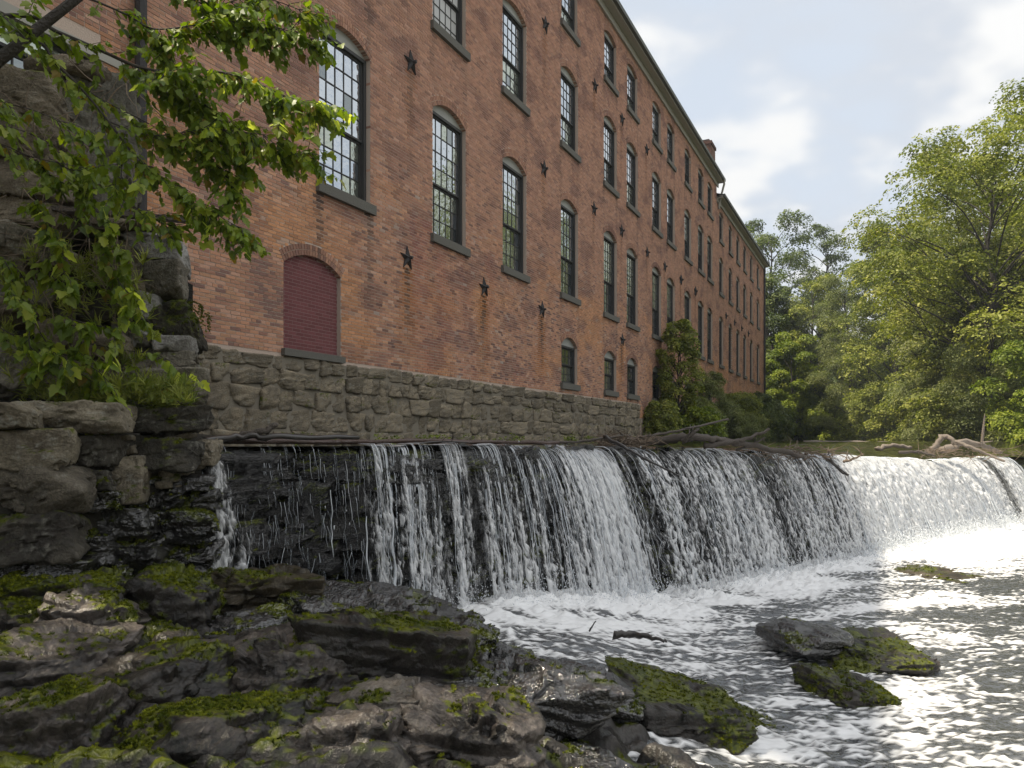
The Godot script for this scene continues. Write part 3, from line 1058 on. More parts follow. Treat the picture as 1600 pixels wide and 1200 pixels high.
func falls():
	var rng := rgen(1200)
	var white := Buf.new()
	var glassy := Buf.new()
	var drops := []
	var count := 0
	# stands of thin strings, thicker where more water comes over
	var t := -0.3
	while t < 27.0:
		var f := flow(t)
		var near := t < 14.0
		var step := (0.0085 if near else 0.012) / maxf(f, 0.05)
		t += step * rng.randf_range(0.5, 1.5)
		if f < 0.03 and rng.randf() > 0.12: continue
		if n_fine.get_noise_2d(t * 1.1, 8.0) + 0.6 * n_fine.get_noise_2d(t * 3.1, 18.0) < rng.randf_range(-0.55, 0.25): continue
		var messy := t > 7.5 and t < 14.0
		var hug := 0.3 if t < 7.5 else (1.8 if t < 14.0 else 0.4)
		var n := 26 if near else 14
		var reach := rng.randf_range(0.72, 1.06)
		var pts := fall_path(t, rng, n, reach, hug)
		var r0 := 0.0036 * exp(0.55 * rng.randfn()) * (1.0 if near else 1.8)
		var radii := []
		var w := rng.randf() * 90.0
		for j in n + 1:
			var u := float(j) / n
			var bead := 1.0 + (0.5 + 1.1 * u) * n_fine.get_noise_2d(w, u * 1.3)
			radii.append(r0 * maxf(bead, 0.12) * (0.55 if j == 0 else 1.0) * lerpf(1.0, 0.9, u))
		if f < 0.14: r0 *= 0.6
		if rng.randf() < (0.75 if messy else 0.35) and f < 1.0 or f < 0.14:      # a string that breaks off
			var a := rng.randi_range(0, n / 2)
			var z := rng.randi_range(a + 4, n)
			if messy or f < 0.14: a = maxi(0, z - 9)
			pts = pts.slice(a, z + 1); radii = radii.slice(a, z + 1)
		(white if rng.randf() < 0.72 else glassy).tube(pts, radii, 4)
		count += 1
		for q in (5 if messy else (3 if near else 2)):
			if rng.randf() < 0.75:
				var p: Vector3 = pts[rng.randi_range(pts.size() / 3, pts.size() - 1)]
				var s := rng.randf_range(0.003, 0.010) * (1.0 if near else 1.6)
				drops.append(Transform3D(Basis.from_scale(Vector3(s, s * rng.randf_range(1.0, 4.0), s)), p + Vector3(rng.randf_range(-0.07, 0.07), rng.randf_range(-0.12, 0.08), rng.randf_range(-0.05, 0.09))))
	# thin broken drips glistening on the nearly dry left part
	for k in 190:
		var tt := rng.randf_range(-0.1, 2.2)
		var pts := fall_path(tt, rng, 26, 0.8, 0.5)
		var a := rng.randi_range(3, 22)
		var z := mini(26, a + rng.randi_range(2, 5))
		pts = pts.slice(a, z + 1)
		if pts.size() > 2: glassy.tube(pts, tapered(pts.size(), 0.0035, 0.0015), 4)
		if k % 3 == 0: white.tube(pts, tapered(pts.size(), 0.0022, 0.001), 4)
	print("strings ", count)
	# sheets of clear water hung between the strings
	var sheets := [[2.08, 2.42], [2.55, 3.05], [3.3, 3.55], [3.85, 4.5], [4.6, 5.6], [5.7, 7.25], [8.0, 9.3], [9.7, 11.4], [11.8, 12.7], [14.3, 24.0]]
	var film := Buf.new()
	for q in sheets:
		var nt := int((q[1] - q[0]) / 0.05) + 2
		var nu := 20
		var start := film.v.size()
		for j in nu + 1:
			for k in nt:
				var tt := lerpf(q[0], q[1], float(k) / (nt - 1))
				var r2 := rgen(5)
				var p: Vector3 = fall_path_plain(tt, float(j) / nu)
				film.v.append(p + dam_m * (0.045 * n_fine.get_noise_2d(tt * 1.6, float(j) / nu * 0.7)))
		for j in nu:
			for k in nt - 1:
				var a := start + j * nt + k
				film.tri(a, a + nt, a + nt + 1); film.tri(a, a + nt + 1, a + 1)
	var w1 := obj("waterfall", white.mesh(), M.fall, self)
	structure(w1, "white strings of water pouring over the dam", "waterfall")
	obj("clear_strings", glassy.mesh(), M.clear, w1)
	# broken white curtains: streaks that thicken and tear as they fall
	for part in [[-0.3, 14.4, 0.0125, 70, 0.0], [14.0, 26.5, 0.028, 80, 1.0]]:
		for layer in 2:
			var cur := Buf.new()
			var nt := int((part[1] - part[0]) / part[2])
			var nu: int = part[3]
			for j in nu + 1:
				var u := float(j) / nu
				for k in nt:
					var tt: float = lerpf(part[0], part[1], float(k) / (nt - 1)) + 0.03 * layer
					var f := flow(tt)
					if tt < 0.8: f = flow(0.27 + (tt - 0.27) / (1.0 + 2.4 * ss(0.35, 0.6, u)))
					var messy2 := ss(7.3, 7.9, tt) * ss(14.4, 13.6, tt)
					var o := 37.0 * layer
					var wav: float = (0.02 + 0.06 * u + 0.05 * messy2) * n_fine.get_noise_2d(tt * 0.5 + o, u * 0.9)
					var st := n_fine.get_noise_2d((tt + wav) * 2.6 + o, u * 0.45 + tt * 0.2) * (1.0 - 0.5 * messy2)
					var st2 := n_fine.get_noise_2d((tt + wav) * 7.0 + o, u * 0.5)
					var torn := n_fine.get_noise_2d(tt * 1.7 + o, u * 2.3) + 0.6 * n_fine.get_noise_2d(tt * 4.5 + o, u * 6.0)
					var lump := n_mid.get_noise_2d(tt * 2.2 + o, u * 1.6)
					var broad := n_fine.get_noise_2d((tt + wav) * 0.95 + o * 0.3, u * 0.22 + 5.0)
					var a: float = 0.75 * f - 0.52 - 0.10 * messy2 + 1.1 * st + 0.55 * st2 + 1.15 * broad + (0.3 + 1.2 * u + 0.9 * messy2) * torn + 0.28 * u + (0.5 * u + 0.5 * messy2) * lump + 0.55 * part[4] * ss(14.2, 16.0, tt)
					a *= ss(0.03, 0.32, f)
					a -= 0.55 * (1.0 - part[4]) * ss(0.05, 0.45, n_mid.get_noise_2d(tt * 0.9 + 71.0, u * 0.25)) * (1.0 - 0.4 * u)
					a = clampf(a, 0.0, 1.0)
					var p := fall_path_plain(tt, u)
					var d: float = 0.035 * torn * (0.4 + u) + 0.05 * lump * u + part[4] * 0.05 * n_fine.get_noise_2d(tt * 0.6 + o, u * 1.2)
					cur.v.append(p + dam_m * (d + 0.012 + 0.03 * layer) + dam_e * wav + Vector3(0, 0.5 * d, 0))
					cur.c.append(Color(1, 1, 1, a * 0.85 * ss(0.02, 0.30, u)))
			for j in nu:
				for k in nt - 1:
					var a := j * nt + k
					if cur.c[a].a + cur.c[a + 1].a + cur.c[a + nt].a + cur.c[a + nt + 1].a < 0.06: continue
					cur.tri(a, a + nt, a + nt + 1); cur.tri(a, a + nt + 1, a + 1)
			obj("white_curtain", cur.mesh(), M.white_water, w1)
	# spray at the foot
	for k in 26000:
		var tt := rng.randf_range(1.9, 26.0)
		if rng.randf() > flow(tt) * 0.9 + 0.05: continue
		var h := absf(rng.randfn(0.0, 0.19))
		var p := dam_point(tt, rng.randfn(0.05, 0.22), foot_level(tt) + 0.1 + h)
		var s := rng.randf_range(0.003, 0.009) * (1.0 if tt < 14.0 else 1.7)
		drops.append(Transform3D(Basis.from_scale(Vector3(s, s * rng.randf_range(0.8, 1.6), s)), p))
	var sm := SphereMesh.new()
	sm.radius = 1.0
	sm.height = 2.0
	sm.radial_segments = 6
	sm.rings = 3
	var cols := []
	cols.resize(drops.size())
	cols.fill(Color.WHITE)
	many("drops", sm, M.fall, drops, cols, w1)

func fall_path_plain(t: float, u: float) -> Vector3:
	var top := crest(t) + 0.05
	var low := foot_level(t)
	var k := set_back(t) * 0.97
	if u < 0.1: return dam_point(t, -set_back(t) + lerpf(-0.4, 0.0, u / 0.1), top + 0.002)
	var w := (u - 0.1) / 0.9
	return dam_point(t, -set_back(t) + k * (0.92 * pow(w, 0.62) + 0.08 * w), top - (top - low) * (0.12 * w + 0.88 * pow(w, 1.25)))

func river():
	var b := Buf.new()
	var nt := 640
	var nw := 330
	var foam := PackedFloat32Array()
	foam.resize(nt * nw)
	for j in nw:
		var w := -0.35 + 9.2 * pow(float(j) / (nw - 1), 1.15)
		for k in nt:
			var t := -3.0 + 32.0 * k / (nt - 1)
			var p := dam_point(t, w, 0)
			var x := p.x
			var zd := -p.z
			var lv := water_level(x, zd)
			var f := flow(t - 0.15 * w)
			var f2 := flow(t)
			var near := exp(-pow(maxf(w, 0.0) / (1.1 + 0.9 * ss(12, 20, t)), 2)) * clampf(f * 1.2, 0.0, 1.0)
			# the current runs from the falls to the right and towards the camera
			var a := t + 0.5 * w
			var c := w - 0.35 * t
			var swell := 0.045 * n_mid.get_noise_2d(a * 0.9, c * 1.7) + 0.024 * n_fine.get_noise_2d(a * 0.5, c * 0.9) + 0.007 * n_fine.get_noise_2d(a * 1.5, c * 2.4)
			var rap := ss(-0.6, 0.4, x) * ss(3.2, 2.0, x) * ss(9.0, 8.2, zd)
			swell += rap * (0.045 * n_ridge.get_noise_2d(a * 1.6, c * 2.2) + 0.02 * n_fine.get_noise_2d(a * 0.8, c * 1.6))
			var boil := near * (0.22 * absf(n_mid.get_noise_2d(t * 2.4, w * 2.4)) + 0.05 * n_fine.get_noise_2d(t * 0.9, w * 0.9))
			var warp := 0.9 * n_mid.get_noise_2d(t * 0.8 + 20.0, w * 0.8)
			var lace := 1.0 - absf(n_mid.get_noise_2d(a * 1.3 + warp, c * 2.6 + warp)) * 4.6
			var lace2 := 1.0 - absf(n_fine.get_noise_2d(a * 0.55 + warp, c * 1.0)) * 2.6
			var streak := n_big.get_noise_2d(a * 1.1 + 7.0, c * 4.5)
			var m := near * 1.9 + 0.75 * maxf(lace, 0.0) + 0.30 * maxf(lace2, 0.0) + 0.8 * streak - 0.44 - 0.045 * maxf(w - 1.0, 0.0) + 0.35 * ss(14.0, 19.0, t) * ss(2.6, 0.8, w) - 0.32 * ss(4.0, 7.0, x) * ss(1.6, 3.2, w)
			m += rap * (0.30 + 0.5 * n_fine.get_noise_2d(a * 0.9, c * 2.0) + 0.5 * n_mid.get_noise_2d(x * 0.9, zd * 0.9))
			m += 0.30 * ss(1.0, 2.5, w) * ss(2.0, 6.0, x)
			foam[j * nt + k] = m
			b.v.append(p + Vector3(0, lv + swell * (0.7 + 0.5 * near) + boil, 0))
	for j in nw - 1:
		for k in nt - 1:
			var a := j * nt + k
			b.tri(a, a + nt + 1, a + 1)
			b.tri(a, a + nt, a + nt + 1)
	var o := obj("river_water", b.mesh(), M.water, self)
	structure(o, "dark rippled water of the river running away from the falls", "water")
	# foam: the raised, rough white patches that ride on it
	var fb := Buf.new()
	var seen := {}
	for j in nw - 1:
		for k in nt - 1:
			var a := j * nt + k
			for q in [[a, a + 1, a + nt + 1], [a, a + nt + 1, a + nt]]:
				var s: float = foam[q[0]] + foam[q[1]] + foam[q[2]]
				if s < -0.75: continue
				var ids := []
				for v in q:
					if not seen.has(v):
						seen[v] = fb.v.size()
						var p: Vector3 = b.v[v]
						var h := clampf(foam[v], 0.0, 1.2)
						fb.c.append(Color(1, 1, 1, ss(-0.14, 0.34, foam[v] + 0.22 * n_tiny.get_noise_2d(p.x, p.z) + 0.2 * n_fine.get_noise_2d(p.x * 1.7, p.z * 1.7))))
						fb.v.append(p + Vector3(0, 0.004 + 0.012 * h + 0.05 * h * absf(n_fine.get_noise_2d(p.x * 2.6, p.z * 2.6)), 0))
					ids.append(seen[v])
				fb.tri(ids[0], ids[2], ids[1])
	var fo := obj("foam", fb.mesh(), M.foam, self)
	structure(fo, "white foam drifting in lacy streaks below the falls", "foam", "stuff")

# ------------------------------------------------------------------ walls of loose stone, boulders, wood
func stone_at(parent: Node3D, called: String, r: Array, z: float, deep: float, seed_: int, look: Dictionary, m: Material, res := 16, sharp := 26.0, tilt := 0.0, cuts := 6) -> MeshInstance3D:
	var a := px(r[0], r[3], z)
	var b := px(r[2], r[1], z)
	var size := Vector3(b.x - a.x, b.y - a.y, deep)
	var amp := 0.05 * pow(size.x * size.y * deep, 0.3333) / 0.5
	var o := obj(called, rock_mesh(seed_, size * Vector3(1.02, 1.0, 1.0), res, cuts, amp, look, sharp), m, parent)
	o.position = (a + b) / 2.0 + Vector3(0, 0, -deep / 2.0)
	o.rotation.z = tilt
	o.rotation.y = 0.25
	if look.get("moss", 0.0) > 0.35: note_moss(o, seed_)
	return o

func wall_z(x: float) -> float:
	return 5.95 + 1.55 * clampf(x, -100, 330) / 300.0

func retaining_wall():
	var root := thing("retaining_wall", "mossy dry stone retaining wall with long cap stones at the left end of the dam", "wall")
	var dry := {"base": Color(0.17, 0.145, 0.105), "alt": Color(0.38, 0.33, 0.24), "lichen": 0.9, "moss": 0.10}
	var dark := {"base": Color(0.045, 0.041, 0.033), "alt": Color(0.12, 0.108, 0.085), "lichen": 0.6, "moss": 0.36}
	var wetl := {"base": Color(0.012, 0.011, 0.010), "alt": Color(0.04, 0.037, 0.032), "moss": 0.60, "layers": 0.3, "up": 0.35, "chip": 0.9}
	var list := [
		[-60, 627, 10, 668, 0], [6, 628, 160, 671, 0], [163, 635, 302, 678, 1],
		[-50, 676, 72, 733, 0], [70, 673, 162, 737, 1], [158, 686, 290, 741, 1], [284, 690, 318, 726, 0],
		[-60, 731, 100, 806, 3], [82, 736, 150, 772, 1], [128, 733, 200, 790, 0], [150, 712, 205, 742, 0], [222, 712, 292, 736, 0], [203, 742, 305, 772, 2],
		[-60, 797, 84, 882, 3], [100, 772, 160, 800, 2], [118, 795, 216, 842, 2], [205, 770, 260, 800, 2], [210, 798, 312, 850, 2], [255, 765, 322, 800, 2],
		[-50, 878, 98, 925, 2], [80, 838, 150, 884, 2], [140, 842, 224, 902, 2], [216, 850, 318, 905, 2], [90, 880, 170, 930, 2], [150, 898, 260, 950, 2], [240, 902, 330, 945, 2],
	]
	for k in list.size():
		var r: Array = list[k]
		var look: Dictionary = [dry, dark, wetl, dry][r[4]]
		if k == 7: look = {"base": Color(0.10, 0.088, 0.068), "alt": Color(0.22, 0.19, 0.145), "lichen": 0.5}
		if k == 13: look = {"base": Color(0.055, 0.05, 0.042), "alt": Color(0.13, 0.115, 0.09), "lichen": 0.5, "moss": 0.28}
		var z := wall_z((r[0] + r[2]) / 2.0) + (0.02 if r[4] == 2 else 0.0)
		stone_at(root, "stone", r, z, 0.7, 1500 + k, look, M.wet if r[4] == 2 else M.stone, 28, 13.0 if r[4] == 3 else 40.0, [0.0, 0.01, -0.02, 0.0][r[4]])
	var rng := rgen(1580)
	for k in 42:
		var x := rng.randf_range(-10, 305)
		var y := rng.randf_range(664, 925)
		var w := rng.randf_range(14, 38)
		var h := rng.randf_range(8, 18)
		stone_at(root, "wedge_stone", [x, y, x + w, y + h], wall_z(x) + 0.06, 0.3, 1590 + k, dry if y < 760 else wetl, M.stone if y < 760 else M.wet, 8, 20.0, rng.randf_range(-0.3, 0.3), 4)
	var core := Buf.new()
	var p := [px(-200, 640, 5.3), px(315, 690, wall_z(315))]
	var c := Color(0.05, 0.045, 0.034)
	var back := Vector3(-0.06, 0, -0.14)
	var lo := Vector3(0, -2.4, 0)
	core.quad(p[0] + back + lo, p[1] + back + lo, p[1] + back, p[0] + back, c)
	core.quad(p[0] + back, p[1] + back, p[1] + back + Vector3(0, 0, -2), p[0] + back + Vector3(0, 0, -2), c)
	obj("core", core.mesh(false), M.stone, root)

func ruin():
	var root := thing("ruined_wall", "tall ruined rubble wall overgrown with vines beside the mill", "wall", Vector3(-0.14, 0, 0))
	var pale := {"base": Color(0.22, 0.21, 0.19), "alt": Color(0.46, 0.45, 0.42), "lichen": 0.9}
	var grey := {"base": Color(0.15, 0.135, 0.105), "alt": Color(0.32, 0.29, 0.23), "lichen": 0.9, "moss": 0.05}
	var brown := {"base": Color(0.15, 0.125, 0.09), "alt": Color(0.31, 0.26, 0.19), "moss": 0.25, "lichen": 0.4}
	var green := {"base": Color(0.045, 0.04, 0.03), "alt": Color(0.10, 0.09, 0.068), "moss": 0.62}
	var list := [
		[[204, 352, 277, 408], 8.1, pale, 0.10], [[220, 408, 284, 467], 8.1, grey, 0.02], [[148, 366, 220, 456], 8.0, brown, 0.0], [[205, 462, 297, 538], 8.05, green, -0.03],
		[[185, 455, 250, 500], 8.0, pale, 0.1], [[180, 500, 240, 540], 7.95, pale, 0.0], [[196, 535, 300, 578], 8.0, grey, 0.04], [[160, 572, 312, 632], 7.8, grey, 0.0], [[240, 520, 300, 548], 8.0, pale, 0.05],
		[[-30, 528, 56, 613], 7.2, grey, 0.1], [[-30, 430, 68, 470], 7.3, grey, -0.15], [[-40, 462, 46, 502], 7.25, brown, 0.0], [[-40, 335, 18, 380], 7.2, grey, 0.3], [[10, 362, 104, 400], 7.3, grey, -0.22],
		[[-40, 375, 36, 432], 7.3, brown, 0.0], [[55, 490, 120, 545], 7.4, brown, 0.1], [[100, 505, 190, 560], 7.5, brown, -0.1], [[54, 545, 160, 620], 7.4, brown, 0.0], [[90, 590, 200, 632], 7.5, green, 0.0],
		[[60, 400, 160, 450], 7.5, green, 0.0], [[70, 445, 190, 500], 7.6, green, 0.05], [[95, 328, 235, 352], 7.9, brown, -0.05],
		[[-60, 96, 92, 170], 7.4, brown, 0.0], [[-60, 165, 70, 240], 7.3, brown, 0.05], [[-60, 235, 100, 300], 7.4, brown, -0.06], [[-60, 295, 90, 345], 7.4, brown, 0.0], [[60, 160, 110, 250], 7.6, brown, 0.0], [[70, 245, 130, 335], 7.6, brown, 0.0],
	]
	for k in list.size():
		var q: Array = list[k]
		stone_at(root, "stone", q[0], q[1], 0.8, 1700 + k, q[2], M.stone, 26, 26.0, q[3])
	# the smooth grey pier at its head
	var pier := {"base": Color(0.12, 0.112, 0.09), "alt": Color(0.22, 0.205, 0.165), "moss": 0.2, "lichen": 0.2}
	stone_at(root, "pier", [96, 84, 186, 352], 7.9, 1.0, 1790, pier, M.stone, 40, 22.0, 0.0, 0)
	stone_at(root, "pier_cap", [36, 78, 160, 108], 7.7, 1.0, 1791, brown, M.stone, 20, 14.0, -0.05, 2)
	var b := px(0, 360, 7.8)
	var core := Buf.new()
	core.box(px(-260, 640, 8.4) + Vector3(0, 0, -1.6), px(200, 350, 8.4), Color(0.014, 0.012, 0.010))
	core.box(px(-260, 360, 8.3) + Vector3(0, 0, -1.2), px(110, 110, 8.3), Color(0.014, 0.012, 0.010))
	core.box(px(180, 640, 8.6) + Vector3(0, 0, -0.9), px(268, 420, 8.6), Color(0.014, 0.012, 0.010))
	obj("core", core.mesh(false), M.stone, root)
	var plank := tag(obj("plank", plank_mesh(1.3, 0.18, 0.045), M.drift, self), "weathered plank lying on the broken top of the ruined wall", "plank") as Node3D
	plank.position = px(195, 336, 7.75)
	plank.rotation = Vector3(0.1, 0.5, 0.05)

func plank_mesh(l: float, w: float, h: float) -> ArrayMesh:
	var b := Buf.new()
	b.box(Vector3(-l / 2, -h / 2, -w / 2), Vector3(l / 2, h / 2, w / 2))
	return b.mesh(false)

func boulder(r: Array, z: float, deep: float, seed_: int, kind: int, label: String, tilt := 0.0, yaw := 0.0, res := 40, sharp := 50.0, low := 1.0):
	var looks := [
		{"base": Color(0.032, 0.029, 0.027), "alt": Color(0.20, 0.172, 0.15), "moss": 0.17, "layers": 0.5},
		{"base": Color(0.022, 0.020, 0.018), "alt": Color(0.08, 0.070, 0.06), "moss": 0.62, "up": 0.36, "layers": 0.3},
		{"base": Color(0.016, 0.015, 0.015), "alt": Color(0.06, 0.057, 0.055), "moss": 0.14, "layers": 0.55},
		{"base": Color(0.10, 0.088, 0.075), "alt": Color(0.22, 0.195, 0.165), "moss": 0.20, "layers": 0.6},
		{"base": Color(0.040, 0.033, 0.022), "alt": Color(0.11, 0.088, 0.055), "moss": 0.25, "layers": 0.4},
	]
	var a := px(r[0], r[3], z)
	var b := px(r[2], r[1], z)
	var size := Vector3(b.x - a.x, (b.y - a.y) * low + 0.12, deep)
	var o := obj("rock", rock_mesh(seed_, size, res, 12, 0.075 * minf(1.0, size.y / 0.35), looks[kind], sharp), M.wet if kind == 2 else M.rock, self)
	o.position = Vector3((a.x + b.x) / 2.0, a.y + size.y / 2.0 - 0.11 - (0.13 if low < 0.5 else 0.0), a.z - deep * 0.38)
	o.rotation = Vector3(0.0, yaw, tilt)
	note_moss(o, seed_)
	tag(o, label, "rock", "rocks below the dam")

func note_moss(o: MeshInstance3D, seed_: int):
	var rng := rgen(seed_ + 5)
	var arr := o.mesh.surface_get_arrays(0)
	var v: PackedVector3Array = arr[Mesh.ARRAY_VERTEX]
	var n: PackedVector3Array = arr[Mesh.ARRAY_NORMAL]
	var c: PackedColorArray = arr[Mesh.ARRAY_COLOR]
	for k in v.size():
		if mossy(c[k]) and rng.randf() < 0.22: moss_spots.append([o.transform * v[k], o.basis * n[k]])

func moss():
	# short upright cushions of moss on everything mossy in the foreground
	var b := Buf.new()
	var rng := rgen(6060)
	for k in 9:
		var a := rng.randf() * TAU
		var r := rng.randf_range(0.1, 0.9)
		var p := Vector3(cos(a) * r, -0.15, sin(a) * r)
		var w := Vector3(cos(a + 1.3), 0, sin(a + 1.3)) * 0.2
		var top := p + Vector3(cos(a) * 0.35, rng.randf_range(0.5, 1.1), sin(a) * 0.35)
		b.quad(p - w, p + w, top + w * 0.5, top - w * 0.5)
	var places := []
	var tints := []
	for q in moss_spots:
		for k in 2:
			var up: Vector3 = (q[1] + Vector3.UP * 0.4).normalized()
			var side := up.cross(Vector3(rng.randf_range(-1, 1), 0.2, rng.randf_range(-1, 1))).normalized()
			var s := rng.randf_range(0.010, 0.024)
			places.append(Transform3D(Basis(side * s, up * s, side.cross(up) * s), q[0] + side * rng.randf_range(-0.03, 0.03)))
			tints.append(mixc(Color(0.04, 0.055, 0.006), Color(0.16, 0.175, 0.012), clampf(0.4 + 0.8 * n_mid.get_noise_3dv(q[0] * 1.4) + 0.25 * rng.randfn(), 0, 1)))
	print("moss ", places.size())
	structure(many("moss", b.mesh(false), M.moss, places, tints), "cushions of yellow-green moss on the foreground rocks", "moss", "stuff")

func rocks():
	boulder([292, 1003, 560, 1165], 4.9, 1.10, 2001, 0, "big pale slanting slab in the middle of the left foreground", -0.10, 0.3, 56, 50.0, 0.85)
	boulder([465, 985, 745, 1120], 5.2, 0.9, 2002, 1, "long dark block with a mossy top right of the pale slanting slab", -0.10, -0.15, 52)
	boulder([45, 942, 182, 1030], 5.6, 0.7, 2003, 0, "dark brown block with a flat reddish top below the retaining wall", -0.05, 0.1, 40)
	boulder([-70, 955, 46, 1020], 5.5, 0.6, 2004, 1, "small round boulder entirely green with moss at the left edge", 0.0, 0.0, 32)
	boulder([-60, 1018, 142, 1100], 4.9, 0.8, 2005, 0, "low slab with a pale top at the left edge below the round green boulder", -0.1, 0.2, 44)
	boulder([165, 905, 310, 1010], 6.2, 0.8, 2006, 1, "mossy dark rock against the foot of the retaining wall", 0.0, 0.2, 40)
	boulder([-60, 905, 180, 960], 6.0, 0.6, 2007, 1, "long ledge topped with bright green moss along the wall foot", -0.06, 0.1, 40)
	boulder([415, 925, 640, 1000], 6.9, 1.30, 2008, 2, "glossy wet grey ledge under the left part of the dam", -0.12, -0.1, 44, 50.0, 0.70)
	boulder([262, 960, 430, 1015], 6.1, 0.90, 2009, 2, "dark slab lying behind the pale slanting slab", 0.05, 0.1, 40, 50.0, 0.60)
	boulder([560, 958, 775, 1025], 6.9, 1.20, 2010, 2, "wet dark slab that ends in a mossy corner beside the white water", -0.14, 0.0, 44, 50.0, 0.70)
	boulder([310, 902, 500, 945], 7.3, 0.7, 2011, 4, "brown mossy ledge right under the thin left trickle", 0.02, 0.0, 36)
	boulder([555, 1072, 790, 1120], 4.8, 0.70, 2012, 2, "long flat wet bench in front of the long mossy block", 0.0, 0.05, 40, 50.0, 0.80)
	boulder([478, 1100, 720, 1165], 4.45, 0.6, 2013, 3, "long light brown rock like a log in the lower foreground", 0.02, -0.05, 44)
	boulder([380, 1110, 500, 1150], 4.4, 0.5, 2014, 3, "short light brown rock at the left end of the log-like rock", 0.05, 0.2, 36)
	boulder([732, 1052, 915, 1150], 5.2, 0.90, 2015, 2, "sharp-edged dark block with a slanting wet top", -0.18, 0.3, 44, 50.0, 0.80)
	boulder([985, 1013, 1190, 1130], 6.3, 1.50, 2016, 1, "rounded mound of olive moss rising from the rapids", -0.16, 0.1, 44, 50.0, 0.36)
	boulder([740, 985, 830, 1040], 6.8, 0.80, 2017, 2, "small glossy rock with clear water sliding over it", -0.2, 0.0, 32, 50.0, 0.45)
	boulder([1225, 942, 1345, 1000], 8.9, 1.20, 2018, 2, "low wet rock in midstream just left of the dark humped one", -0.10, 0.1, 32, 50.0, 0.30)
	boulder([1310, 962, 1482, 1038], 8.6, 1.50, 2019, 1, "dark humped rock with brown moss in midstream", -0.06, 0.0, 40, 50.0, 0.36)
	boulder([1440, 866, 1592, 906], 14.0, 1.80, 2020, 4, "flat brown rock awash near the right edge below the big fall", -0.08, 0.1, 36, 50.0, 0.30)
	boulder([1290, 1012, 1410, 1085], 7.5, 1.10, 2021, 1, "small mossy rock leaning downstream in the right foreground", -0.14, 0.2, 36, 50.0, 0.30)
	boulder([1140, 1078, 1262, 1135], 6.8, 0.90, 2022, 1, "low tuft of mossy rock beside the olive mound", -0.2, 0.0, 32, 50.0, 0.36)
	boulder([70, 1055, 340, 1180], 4.55, 0.8, 2023, 1, "broad dark mossy rock sloping down to the left of the pale slab", 0.18, 0.2, 48)
	boulder([-60, 1110, 140, 1260], 4.0, 0.7, 2024, 0, "grey mossy rock in the lower left corner", 0.1, 0.0, 44)
	boulder([150, 1140, 430, 1260], 3.9, 0.7, 2025, 1, "low mossy rock along the bottom edge left of the log-like rock", 0.0, 0.1, 44)
	boulder([430, 1140, 640, 1260], 4.0, 0.6, 2026, 0, "cracked rock under the log-like rock at the bottom edge", 0.0, -0.1, 44)
	boulder([620, 1120, 850, 1250], 4.2, 0.6, 2027, 0, "grey rock spotted with yellow moss at the bottom edge", -0.08, 0.0, 44)
	boulder([800, 1120, 1030, 1260], 4.4, 1.00, 2028, 2, "dark wet rock sloping into the rapids at the bottom edge", -0.22, 0.1, 44, 50.0, 0.40)
	boulder([990, 1165, 1230, 1270], 4.7, 0.90, 2029, 2, "wet shelf streaming with water at the bottom right of the ledge", -0.2, 0.0, 40, 50.0, 0.30)
	boulder([880, 1030, 1010, 1080], 6.1, 0.90, 2030, 2, "flat wet rock between the sharp dark block and the olive mound", -0.15, 0.0, 32, 50.0, 0.30)
	boulder([350, 1045, 470, 1110], 5.2, 0.5, 2031, 0, "thin tilted flake lying against the pale slanting slab", -0.5, 0.4, 32)
	boulder([180, 1000, 300, 1060], 5.5, 0.6, 2032, 1, "mossy hump between the mossy dark rock and the pale slab", 0.0, 0.1, 36)

func branch(label: String, pts: Array, r0: float, r1: float, m: Material, seed_: int, category := "branch", forks := 0, called := "branch"):
	var b := Buf.new()
	var rng := rgen(seed_)
	var p := spline(pts, 6)
	for k in range(1, p.size() - 1):
		p[k] = p[k] + Vector3(rng.randf_range(-1, 1), rng.randf_range(-1, 1), rng.randf_range(-1, 1)) * r0 * 0.35
	b.tube(p, tapered(p.size(), r0, r1), 8, Color.WHITE, 0.24, seed_)
	for k in forks:
		var a: Vector3 = p[rng.randi_range(1, p.size() - 2)]
		var d := Vector3(rng.randf_range(-1, 1), rng.randf_range(0.1, 0.9), rng.randf_range(-1, 1)).normalized() * r0 * rng.randf_range(6, 14)
		b.tube([a, a + d * 0.5 + Vector3(0, 0.02, 0), a + d], [r1 * 0.8, r1 * 0.6, r1 * 0.25], 5)
		b.tube([a + d * 0.5 + Vector3(0, 0.02, 0), a + d * 0.5 + Vector3(d.z, 0.4 * absf(d.x) + 0.02, -d.x) * 0.4], [r1 * 0.45, r1 * 0.15], 4)
	tag(obj(called, b.mesh(), m, self), label, category, "wood caught on the dam")

